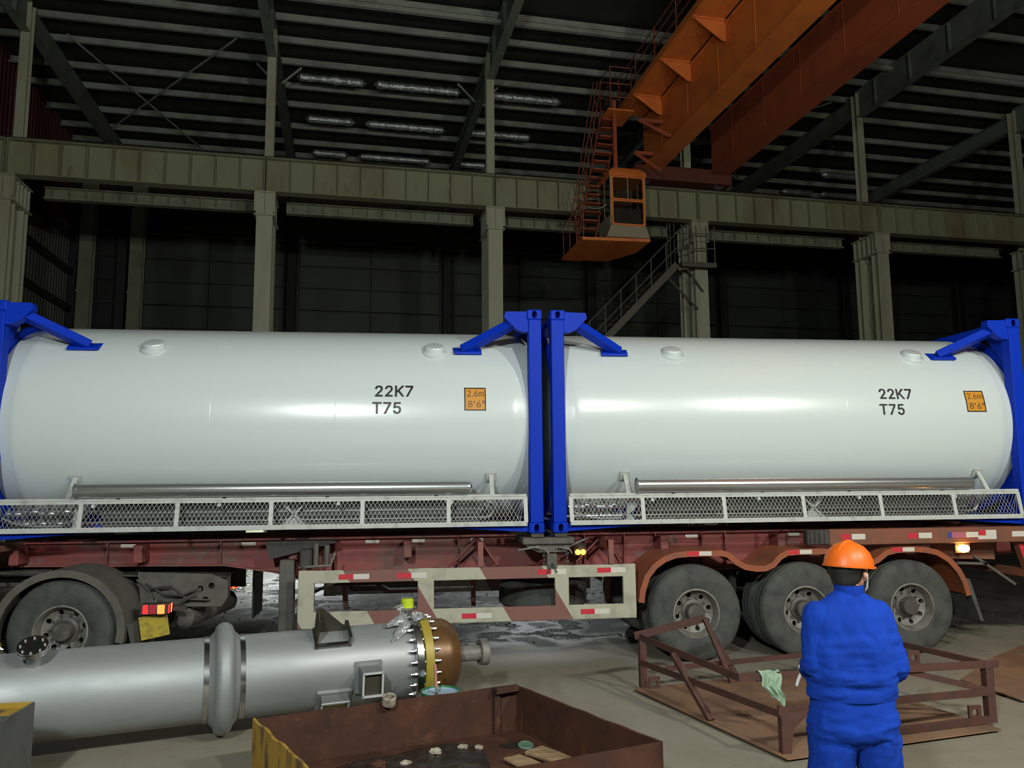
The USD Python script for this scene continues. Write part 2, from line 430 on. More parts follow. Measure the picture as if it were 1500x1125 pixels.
def floor_paint():
    """Dusty concrete near the camera, wet rutted ground with puddles behind the lorry."""
    n = {"g": ("geometry", {}), "s": ("separate_xyz", {}),
         "n1": ("noise_texture", {"scale": 0.55, "detail": 7.0, "roughness": 0.6}), "n2": ("noise_texture", {"scale": 6.0, "detail": 8.0, "roughness": 0.7}),
         "n3": ("noise_texture", {"scale": 1.1, "detail": 4.0}), "n4": ("noise_texture", {"scale": 34.0, "detail": 6.0, "roughness": 0.75}),
         "e": ("math", {"math_type": "multiply_add", "value2": 2.6, "value3": -1.3}), "ad": ("math", {"math_type": "add"}),
         "wet": ("map_range", {"from_min": 1.05, "from_max": 1.45, "clamp": True}),
         "c1": ("rgb_ramp", {"ramp": [(0.30, (0.160, 0.146, 0.108)), (0.5, (0.228, 0.210, 0.160)), (0.7, (0.190, 0.176, 0.135))]}),
         "st": ("map_range", {"from_min": 0.56, "from_max": 0.72, "to_max": 0.55, "clamp": True}), "c1b": ("mix", {"color2": (0.10, 0.092, 0.078)}),
         "c2": ("rgb_ramp", {"ramp": [(0.36, (0.018, 0.017, 0.015)), (0.52, (0.070, 0.068, 0.060)), (0.66, (0.19, 0.19, 0.18))]}),
         "mx": ("mix", {}), "pud": ("map_range", {"from_min": 0.45, "from_max": 0.55, "to_min": 0.16, "to_max": 0.62, "clamp": True}),
         "rg": ("mix_float", {"a": 0.62}), "bs": ("math", {"math_type": "multiply_add", "value2": 0.75, "value3": 0.10}),
         "b": ("bump", {"distance": 0.03}), "p": ("principled_bsdf", {"specular_ior_level": 0.5})}
    l = [("g.position", "s.vector"), ("g.position", "n1.vector"), ("g.position", "n2.vector"), ("g.position", "n3.vector"), ("g.position", "n4.vector"),
         ("n3.fac", "e.value1"), ("e.value", "ad.value1"), ("s.y", "ad.value2"), ("ad.value", "wet.value"),
         ("n1.fac", "c1.fac"), ("n2.fac", "st.value"), ("st.result", "c1b.fac"), ("c1.color", "c1b.color1"), ("n4.fac", "c2.fac"),
         ("wet.result", "mx.fac"), ("c1b.color", "mx.color1"), ("c2.color", "mx.color2"), ("mx.color", "p.base_color"),
         ("n3.fac", "pud.value"), ("wet.result", "rg.fac"), ("pud.result", "rg.b"), ("rg.result", "p.roughness"),
         ("n4.fac", "b.height"), ("wet.result", "bs.value1"), ("bs.value", "b.strength"), ("b.normal", "p.normal")]
    return usdkit.material(stage, "/World/Looks/concrete_and_wet_ground", n, l, surface="p.BSDF")


M["guard"] = hazard_paint()
M["floor"] = floor_paint()

# ================================================================== THE HALL (hall frame: s along the crane runway, t away from the camera, z up)
BAY, ZG0, ZG1 = 7.0, 10.68, 11.72
S0, S1, TW = -16.0, 32.0, 12.0                 # left wall, right end, back wall

fl = Thing("floor", "dusty concrete workshop floor, wet and rutted beyond the trailer", kind="structure")
fl.part("floor_slab", box(-26, 42, -22, 34, -0.2, 0.0), M["floor"])

# back wall: metal panels in rows between dark wall posts
wb = Thing("wall_back", "grey-green panelled back wall in shadow behind the columns", base=(S0, TW, 0), frame=FB, kind="structure")
wb.part("wall_backing", box(S0, S1, TW + 0.06, TW + 0.2, 0, 17.0), M["walldark"])
for k in range(-3, 5):
    a, b = max(BAY * k, S0), min(BAY * (k + 1), S1)
    if k == 4:
        b = S1
    m = (a + b) / 2
    for (x0, x1) in ((a + 0.35, m - 0.02), (m + 0.02, b - 0.35)):
        for r in range(6):
            z0 = 6.6 + r * 1.02
            off = RNG.uniform(-0.02, 0.02)
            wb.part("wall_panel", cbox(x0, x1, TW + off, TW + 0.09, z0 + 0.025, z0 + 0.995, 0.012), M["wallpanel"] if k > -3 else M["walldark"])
    wb.part("lower_wall_sheet", box(a + 0.35, b - 0.35, TW, TW + 0.08, 0, 6.6), M["wallpanel"])
    wb.part("upper_wall_sheet", box(a + 0.2, b - 0.2, TW, TW + 0.08, 12.75, 17.0), M["duskwall"])  # upper wall coloured as if in the girder's shadow
    if k > -3:
        wb.part("wall_post", cbox(a - 0.2, a + 0.2, TW - 0.32, TW + 0.05, 0, 16.6, 0.02), M["walldark"])
for (z0, w) in ((12.74, 0.12), (9.68, 0.05)):
    wb.part("wall_rail", box(S0, S1, TW - 0.10, TW, z0, z0 + w), M["wallpanel"])

# left gable wall: ribbed sheet with three dark girts, dark red sheet above
wl = Thing("wall_left", "grey ribbed side wall with dark girts at the far left", base=(S0, TW, 0), frame=FB, kind="structure")
ts = np.arange(-12.0, TW, 0.30)
pts = []
for t in ts:
    pts += [(S0, t), (S0, t + 0.17), (S0 + 0.05, t + 0.20), (S0 + 0.05, t + 0.27)]
pts.append((S0, TW))
poly = pts + [(S0 - 0.1, TW), (S0 - 0.1, -12.0)]
wl.part("ribbed_sheet", prism(poly, "xy", 0, 12.6), M["corr"])
wl.part("upper_sheet", prism(poly, "xy", 12.6, 17.0), M["redwall"])
for z in (6.1, 7.7, 9.24, 10.80, 12.27):
    wl.part("girt", box(S0 + 0.05, S0 + 0.22, -12.0, TW, z - 0.13, z + 0.13), M["walldark"])
wl.part("corner_post", cbox(S0, S0 + 0.35, TW - 0.5, TW - 0.05, 0, 16.5, 0.02), M["walldark"])

# slender wall posts standing in front of the back wall at the far left
for s, top, lab in ((-15.25, 16.0, "pale wall post nearest the ribbed left wall, seen over the left tank"),
                    (-13.3, 16.0, "second pale wall post from the ribbed left wall")):
    p = Thing("wall_column", lab, "column", base=(s, 11.2, 0), frame=FB)
    p.part("shaft", cat(cbox(s - 0.26, s + 0.26, 11.10, 11.16, 0, top, 0.008), box(s - 0.012, s + 0.012, 11.16, 11.5, 0, top), cbox(s - 0.26, s + 0.26, 11.5, 11.56, 0, top, 0.008)), M["tie"])
    for z in (8.15, 9.9):
        p.part("splice_plate", cbox(s - 0.29, s + 0.29, 11.08, 11.10, z, z + 0.12, 0.004), M["tie"])

# roof: dark sheet on purlins carried by portal rafters
ce = Thing("ceiling", "dark sheet roof on pale purlins high over the hall", base=(0, 0, 16), frame=FB, kind="structure")
ce.part("roof_sheet", box(S0 - 1, S1, -26, TW + 0.5, 16.72, 16.80), M["deck"])


def purlin(t, z=16.36, h=0.26, f=0.09):
    a, b = S0, S1
    return cat(box(a, b, t - 0.006, t + 0.006, z, z + h), box(a, b, t - f, t + 0.006, z, z + 0.008), box(a, b, t - 0.006, t + f, z + h - 0.008, z + h), box(a, b, t - f, t - f + 0.006, z, z + 0.03))


for t in (-7.6, -6.1, -4.6, -3.2, -1.05, 0.35, 1.65, 3.0, 4.7, 6.15, 8.05, 9.6, 11.0):
    ce.part("purlin", purlin(t), M["purlin"])
for t in (-1.05,):                              # the deeper eaves strut near the top of the picture
    ce.part("eaves_strut", cbox(S0, S1, t - 0.08, t + 0.08, 16.22, 16.36, 0.012), M["purlin"])
for (t, spans) in ((3.62, ((-6.45, -4.0), (-3.75, -0.55), (0.35, 3.3))), (6.85, ((-6.3, -4.35), (-4.0, -0.7), (0.2, 2.9))), (10.1, ((-6.2, -4.6), (-4.2, -0.95), (0.05, 1.6))),
                   (8.0, ((17.3, 19.9),)), (10.3, ((16.6, 18.4), (18.8, 21.5)))):
    for a, b in spans:
        n = int((b - a) / 0.16)
        rr = np.concatenate([[0.0], 0.15 + 0.022 * RNG.standard_normal(n) * 0.6, [0.0]])
        ce.part("foil_wrap", lathe([(max(r, 0.0), a + (b - a) * (i / (n + 1))) for i, r in enumerate(rr)], 10, (0, t, 16.28), (1, 0, 0)), M["foil"])
for k in range(-2, 4):
    s = BAY * k
    for (a, b) in ((-24.0, 0.75), (1.05, TW - 0.05)):
        ce.part("rafter", ibeam((s, a, 15.84), (s, b, 15.84), 1.0 if a < 0 else 0.62, 0.27, 0.014, 0.022), M["rafter"])
    for t in np.arange(-9, 0.5, 1.75):
        ce.part("rafter_stiffener", box(s - 0.125, s + 0.125, t - 0.006, t + 0.006, 15.36, 16.32), M["rafter"])
for (a, b) in (((-13.4, 2.3, 16.25), (-10.8, 10.4, 16.25)), ((-8.2, 1.5, 16.25), (-13.9, 9.1, 16.25)), ((7.4, 1.5, 16.25), (13.6, 9.1, 16.25)), ((13.4, 1.5, 16.25), (7.6, 9.1, 16.25))):
    ce.part("brace_rod", pipe([a, b], 0.035, 6), M["purlin"])
for s in (0.0, 7.0, -7.0):
    for d in (-1, 1):
        ce.part("fly_brace", bar((s + 0.1 * d, 3.2, 15.75), (s + 0.75 * d, 3.2, 16.4), 0.06, 0.06), M["purlin"])

# crane columns: two legs, head box, upper post
COLS = ((-14.0, "grey-green crane column at the left edge of the picture"),
        (-7.0, "grey-green crane column rising behind the middle of the left tank"),
        (0.0, "grey-green crane column rising behind the meeting ends of the two tanks"),
        (7.0, "grey-green crane column carrying the stair landing right of the crane cab"),
        (14.0, "twin-legged crane column right of the stair, behind the right tank"),
        (21.0, "dim crane column at the right edge of the picture"))


def hsec(s, t0, t1, w, z0, z1):
    return cat(cbox(s - w / 2, s + w / 2, t0, t0 + 0.022, z0, z1, 0.004), box(s - 0.009, s + 0.009, t0 + 0.022, t1 - 0.022, z0, z1), cbox(s - w / 2, s + w / 2, t1 - 0.022, t1, z0, z1, 0.004))


for s, lab in COLS:
    c = Thing("crane_column", lab, "column", base=(s, 0.1, 0), frame=FB)
    c.part("leg", hsec(s, 0.0, 0.34, 0.46, 0.03, 9.92), M["column"])
    c.part("leg", hsec(s, 0.95, 1.25, 0.46, 0.03, 9.92), M["column"])
    c.part("base_plate", cbox(s - 0.4, s + 0.4, -0.2, 1.5, 0.0, 0.03, 0.005), M["column"])
    for k, z in enumerate(np.arange(1.0, 9.6, 1.15)):
        a, b = (0.34, 0.95) if k % 2 else (0.95, 0.34)
        c.part("lacing_bar", bar((s, a, z), (s, b, z + 1.0), 0.07, 0.07), M["column"])
    hb = [cbox(s - 0.30, s + 0.30, -0.06, 1.32, 9.92, 9.96, 0.006), cbox(s - 0.30, s + 0.30, -0.06, 1.32, 10.62, 10.66, 0.006), box(s - 0.01, s + 0.01, 0.0, 1.28, 9.96, 10.62)]
    c.part("head_box", cat(hb, box(s - 0.25, s + 0.25, 0.0, 0.02, 9.96, 10.62), box(s - 0.25, s + 0.25, 1.24, 1.26, 9.96, 10.62)), M["column"])
    for t in (0.22, 0.46, 0.72, 0.98):
        c.part("stiffener", box(s - 0.25, s + 0.25, t, t + 0.016, 9.96, 10.62), M["column"])
    c.part("side_bracket", cat(box(s - 0.30, s - 0.25, -0.03, 0.03, 10.05, 10.62), box(s + 0.25, s + 0.30, -0.03, 0.03, 10.05, 10.62)), M["column"])
    c.part("upper_post", hsec(s, 0.75, 1.05, 0.26, 10.66, 16.3), M["column"])

# crane runway girder: plate girder with upright stiffeners, one segment per bay
rg = Thing("runway_girder", "olive plate girder with upright stiffeners running across the hall above the tanks", "girder", base=(0, 0, ZG0), frame=FB)
for k in range(-3, 4):
    a, b = BAY * k + 0.015, BAY * (k + 1) - 0.015
    seg = rg.part("girder_segment", cat(box(a, b, 0.16, 0.18, ZG0 + 0.03, ZG1 - 0.03), cbox(a, b, -0.01, 0.36, ZG0, ZG0 + 0.03, 0.005), cbox(a, b, -0.03, 0.38, ZG1 - 0.03, ZG1, 0.005)), M["girder"])
    n = 10
    for i in range(n + 1):
        x = a + 0.012 + (b - a - 0.024) * i / n
        rg.part("stiffener", box(x - 0.009, x + 0.009, 0.0, 0.16, ZG0 + 0.03, ZG1 - 0.03), M["girder"], parent=seg)
rg.part("crane_rail", cat(box(-21, 28, 0.135, 0.205, ZG1, ZG1 + 0.10)), M["grime"])

tb = Thing("tie_beam", "thin olive panelled beam hanging just below and behind the runway girder", "beam", base=(0, 1.6, 10.55), frame=FB)
for k in range(-3, 4):
    a, b = BAY * k + 0.5, BAY * (k + 1) - 0.45
    seg = tb.part("beam_segment", cat(box(a, b, 1.62, 1.64, 10.58, 10.87), box(a, b, 1.50, 1.74, 10.54, 10.58), box(a, b, 1.50, 1.74, 10.87, 10.91)), M["tie"])
    for i in range(13):
        x = a + (b - a) * (i + 0.5) / 13
        tb.part("stiffener", box(x - 0.007, x + 0.007, 1.51, 1.62, 10.58, 10.87), M["tie"], parent=seg)

# access stair and landing at the fourth column
st = Thing("access_stair", "steel access stair with landing and railings beside the crane column right of the cab", "stair", base=(7.0, -0.3, 0), frame=FB)
st.part("landing", cat(cbox(6.05, 7.28, -0.55, 0.0, 9.00, 9.06, 0.01), box(6.05, 7.28, -0.55, -0.51, 8.90, 9.0)), M["stairsteel"])
for y in (-0.5, 0.75):
    st.part("stringer", bar((5.9, y, 8.95), (2.2, y, 5.2), 0.05, 0.22), M["stairsteel"])
for i in range(18):
    q = (i + 0.5) / 18
    st.part("tread", box(2.2 + 3.7 * q - 0.12, 2.2 + 3.7 * q + 0.12, -0.48, 0.73, 5.2 + 3.75 * q, 5.23 + 3.75 * q), M["stairsteel"])
for i in range(7):
    q = (i + 0.3) / 7
    st.part("railing_post", pipe([(2.2 + 3.7 * q, -0.5, 5.2 + 3.75 * q), (2.2 + 3.7 * q, -0.5, 6.25 + 3.75 * q)], 0.02, 6), M["stairsteel"])
for h in (0.55, 1.05):
    st.part("handrail", pipe([(2.2, -0.5, 5.2 + h), (5.9, -0.5, 8.95 + h), (7.25, -0.5, 9.0 + h)], 0.02, 6), M["stairsteel"])
for x in (6.1, 6.35, 6.6, 6.95, 7.25):
    st.part("railing_post", pipe([(x, -0.5, 9.06), (x, -0.5, 10.3)], 0.02, 6), M["stairsteel"])
for x in (5.95, 6.05, 6.2):
    st.part("conduit", pipe([(x, 0.3, 8.9), (x, 0.3, 10.6)], 0.018, 6), M["stairsteel"])
for (a, b) in (((6.3, -0.3, 8.95), (7.0, -0.05, 8.2)), ((5.6, -0.3, 8.6), (6.8, -0.05, 7.6))):
    st.part("knee_brace", bar(a, b, 0.05, 0.05), M["stairsteel"])

# ------------------------------------------------------------------ the overhead crane
cr = Thing("bridge_crane", "orange double-girder overhead crane with stair and driver's cab", "crane", base=(5.4, 0.2, 11.82), frame=FB)
for (a, b, m) in ((4.98, 5.62, "crane"), (7.42, 8.05, "crane_red")):  # second girder darker: shade from the first put into its colour
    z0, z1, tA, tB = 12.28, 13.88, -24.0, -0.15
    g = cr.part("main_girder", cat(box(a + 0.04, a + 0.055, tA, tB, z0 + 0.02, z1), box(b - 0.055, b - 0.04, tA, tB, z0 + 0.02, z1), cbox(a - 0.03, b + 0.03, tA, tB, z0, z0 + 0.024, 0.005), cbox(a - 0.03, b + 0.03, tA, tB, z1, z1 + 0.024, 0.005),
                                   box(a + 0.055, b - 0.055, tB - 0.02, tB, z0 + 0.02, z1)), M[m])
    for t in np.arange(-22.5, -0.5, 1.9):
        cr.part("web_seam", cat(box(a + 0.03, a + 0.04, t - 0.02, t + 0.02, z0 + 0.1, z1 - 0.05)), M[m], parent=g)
cr.part("end_carriage", cbox(4.7, 8.2, -0.12, 0.42, 11.95, 12.45, 0.02), M["carriage"])
for x in (5.1, 7.8):
    cr.part("wheel", cyl((x, 0.06, 12.03), (x, 0.28, 12.03), 0.21, 20), M["grime"])
# walkway on brackets along the left girder
cr.part("walkway_plate", cbox(4.02, 4.98, -24, -0.3, 13.98, 14.03, 0.01), M["crane"])
cr.part("walkway_edge", box(4.0, 4.03, -24, -0.3, 13.92, 14.12), M["crane"])
for t in np.arange(-20.6, -0.8, 2.1):
    cr.part("walkway_bracket", cat(prism([(4.06, 13.98), (5.01, 13.98), (5.01, 13.40), (4.9, 13.40)], "xz", t - 0.012, t + 0.012), box(4.06, 5.01, t - 0.06, t + 0.06, 13.94, 13.98)), M["crane"])
for t in np.arange(-20, -0.3, 1.5):
    cr.part("railing_post", pipe([(4.05, t, 14.03), (4.05, t, 15.1)], 0.022, 6), M["cranerail"])
for h in (14.45, 14.8, 15.1):
    cr.part("handrail", pipe([(4.05, -20, h), (4.05, -0.3, h)], 0.02, 6), M["cranerail"])
# stair from the cab platform up to the walkway
PA, PB = np.array([2.62, -1.05, 9.32]), np.array([3.55, -0.95, 13.55])
NT = 15
for i in range(NT):
    q = PA + (PB - PA) * (i + 0.5) / NT
    cr.part("stair_tread", cbox(q[0] - 0.25, q[0] + 0.25, q[1] - 0.12, q[1] + 0.13, q[2] - 0.02, q[2] + 0.02, 0.004), M["crane_red"])
for dx in (-0.28, 0.28):
    cr.part("stair_stringer", bar(PA + [dx, 0.05, -0.1], PB + [dx, 0.05, 0.1], 0.02, 0.2, (0, 1, 0)), M["crane_red"])
for (dx, dy) in ((-0.42, -0.1), (-0.52, 0.0), (-0.34, -0.25)):
    cr.part("stair_handrail", pipe([PA + [dx, dy, 0.3], PB + [dx, dy, 1.1]], 0.016, 6), M["cranerail"])
for i in range(8):
    q = PA + (PB - PA) * (i + 0.5) / 8
    cr.part("stair_railing_post", pipe([q + [-0.28, 0, 0], q + [-0.47, -0.1, 0.75]], 0.014, 6), M["cranerail"])
cr.part("upper_landing", cbox(3.30, 4.15, -1.55, -0.45, 13.5, 13.55, 0.01), M["crane"])
for (x, t) in ((3.4, -1.5), (4.1, -1.5), (3.4, -0.5), (4.1, -0.5)):
    cr.part("landing_post", pipe([(x, t, 13.55), (x, t, 14.95)], 0.02, 6), M["cranerail"])
for h in (13.95, 14.4, 14.95):
    cr.part("landing_rail", pipe([(4.1, -1.5, h), (3.4, -1.5, h), (3.4, -0.5, h), (4.1, -0.5, h)], 0.018, 6), M["cranerail"])
cr.part("landing_gate_panel", box(3.55, 3.95, -0.52, -0.5, 13.6, 14.4), M["walldark"])
for (a, b) in (((4.35, -1.0, 12.4), (5.0, -1.0, 12.4)), ((4.35, -1.0, 12.4), (4.98, -1.6, 11.6)), ((4.2, -1.8, 13.1), (4.98, -1.8, 13.1)), ((4.2, -1.8, 13.1), (4.98, -2.4, 12.35))):
    cr.part("cab_hanger", bar(a, b, 0.10, 0.10), M["crane_red"])
cr.part("cab_suspension", cat(cbox(3.2, 4.2, -1.25, -1.15, 11.46, 11.58, 0.01), cbox(3.55, 3.67, -1.25, -1.15, 11.55, 13.98, 0.01)), M["crane_red"])
# driver's cab: body with sloping toe, roof, glazing frames, panes
cab = cr.part("driver_cab", cat(prism([(-2.0, 9.62), (-0.9, 9.62), (-0.9, 11.2), (-2.0, 11.2), (-1.98, 11.18), (-0.92, 11.18), (-0.92, 9.64), (-1.98, 9.64)], "yz", 3.12, 3.16),
                                 box(3.12, 3.15, -1.98, -0.9, 9.2, 9.95), box(4.22, 4.25, -1.98, -0.9, 9.2, 9.95), box(3.12, 4.25, -0.93, -0.9, 9.2, 9.95)), M["cabgrey"])
cr.part("cab_back_panel", box(3.12, 4.25, -0.93, -0.9, 9.95, 11.2), M["grime"], parent=cab)  # cab back in black: the unlit interior put into its colour
cr.part("control_desk", cbox(3.2, 4.15, -1.9, -1.6, 9.7, 10.2, 0.03), M["grime"], parent=cab)
cr.part("cab_roof", trimesh.convex.convex_hull(np.array([(x, t, z) for (x0, x1, t0, t1, z) in ((3.08, 4.29, -2.06, -0.86, 11.15), (3.10, 4.27, -2.04, -0.88, 11.30), (3.26, 4.10, -1.9, -1.0, 11.46)) for x in (x0, x1) for t in (t0, t1)])), M["crane"], parent=cab)
cr.part("sloping_toe", trimesh.convex.convex_hull(np.array([(3.14, -2.0, 9.62), (4.23, -2.0, 9.62), (2.95, -2.12, 9.22), (4.32, -2.12, 9.22), (3.14, -1.9, 9.62), (4.23, -1.9, 9.62), (2.95, -1.9, 9.22), (4.32, -1.9, 9.22)])), M["cabgrey"], parent=cab)


def ring_frame(x0, x1, z0, z1, t, w, r=0.07):
    o = Polygon([(x0, z0), (x1, z0), (x1, z1), (x0, z1)]).buffer(-r).buffer(r)
    i = Polygon([(x0 + w, z0 + w), (x1 - w, z0 + w), (x1 - w, z1 - w), (x0 + w, z1 - w)]).buffer(-r * 0.8).buffer(r * 0.8)
    return prism(o.difference(i), "xz", t - 0.02, t + 0.02)


cr.part("window_frame", ring_frame(3.16, 4.22, 10.40, 11.17, -2.0, 0.055), M["crane"], parent=cab)
cr.part("window_frame", ring_frame(3.16, 4.22, 9.62, 10.42, -2.0, 0.055), M["crane"], parent=cab)
cr.part("window_bar", box(3.68, 3.70, -2.01, -1.99, 10.45, 11.12), M["cabgrey"], parent=cab)
cr.part("pane", box(3.2, 4.18, -1.995, -1.990, 10.44, 11.13), M["glass"], parent=cab)
cr.part("pane", box(3.2, 4.18, -1.995, -1.990, 9.66, 10.38), M["glass"], parent=cab)
for t in (-1.99, -1.45, -0.91):
    cr.part("cab_post", cat(box(3.12, 3.17, t - 0.025, t + 0.025, 9.9, 11.2), box(4.20, 4.25, t - 0.025, t + 0.025, 9.9, 11.2)), M["cabgrey"], parent=cab)
cr.part("pane", box(3.135, 3.14, -1.96, -0.93, 9.95, 11.15), M["glass"], parent=cab)
cr.part("pane", box(4.23, 4.235, -1.96, -0.93, 9.95, 11.15), M["glass"], parent=cab)
cr.part("driver_seat", cat(cbox(3.45, 3.9, -1.5, -1.1, 9.6, 9.72, 0.03), cbox(3.45, 3.9, -1.18, -1.08, 9.7, 10.3, 0.03)), M["grime"], parent=cab)
cr.part("cab_platform", prism([(2.25, -1.95), (4.32, -2.1), (4.32, -0.9), (3.75, 0.15), (2.9, 0.2), (2.9, 0.3), (2.25, 0.3)], "xy", 9.12, 9.21), M["crane"])
for (a, b) in (((2.3, -1.9), (2.3, 0.25)),):
    for q in np.linspace(0, 1, 4):
        cr.part("platform_post", pipe([(a[0], a[1] + (b[1] - a[1]) * q, 9.2), (a[0], a[1] + (b[1] - a[1]) * q, 10.3)], 0.018, 6), M["cranerail"])
    for h in (9.75, 10.3):
        cr.part("platform_rail", pipe([(a[0], a[1], h), (b[0], b[1], h)], 0.018, 6), M["cranerail"])
cr.part("power_cable", pipe([(3.12, -1.7, 10.35), (2.95, -1.65, 10.25), (2.75, -1.4, 10.28), (2.7, -1.1, 10.5)], 0.018, 6), M["cabgrey"])

# ================================================================== TANK CONTAINERS (twenty foot frames, x0 = middle, near side y = 0)
ZC, TR, TY, TZ = 1.49, 1.18, 1.219, 1.49 + 1.31


def on_shell(m, x0, z0, lift=0.003):
    """Wraps a flat mesh (x along the tank, y upwards) on the near side of the shell at x0, height z0."""
    v = np.asarray(m.vertices)
    a0 = math.asin((z0 - TZ) / TR)
    a, r = a0 + v[:, 1] / TR, TR + lift + v[:, 2]
    return TM(np.stack([x0 + v[:, 0], TY - r * np.cos(a), TZ + r * np.sin(a)], 1), np.asarray(m.faces)[:, ::-1] if False else m.faces)


def shell_pt(x, ang, r=TR):
    return np.array([x, TY - r * math.cos(ang), TZ + r * math.sin(ang)])


def corner_fitting(x0, x1, y0, y1, z0, z1):
    b = man(cbox(x0, x1, y0, y1, z0, z1, 0.012))
    cx, cy, cz = (x0 + x1) / 2, (y0 + y1) / 2, (z0 + z1) / 2
    for o, ax in (((cx, cy, cz), 1), ((cx, cy, cz), 0)):
        d = np.eye(3)[ax]
        L = 0.3
        sl = m3.Manifold.batch_hull([man(cyl(np.array(o) - d * L + [0, 0, s], np.array(o) + d * L + [0, 0, s], 0.028, 14)) for s in (-0.016, 0.016)])
        b = b - sl
    return tri(b)


def corrug_valve(x, y, z, r):
    return cat(lathe([(0, -0.09), (r * 1.7, -0.09), (r * 1.7, -0.065), (r, -0.06), (r * 1.5, -0.02), (r * 1.5, 0.02), (r, 0.06), (r * 1.7, 0.065), (r * 1.7, 0.09), (0, 0.09)], 14, (x, y, z), (1, 0, 0)),
               cyl((x, y, z), (x, y, z + 0.10), r * 0.6, 10), lathe([(r * 1.5, -0.008), (r * 1.7, 0), (r * 1.5, 0.008), (r * 1.3, 0)], 14, (x, y, z + 0.11), (0, 0, 1), closed=True))


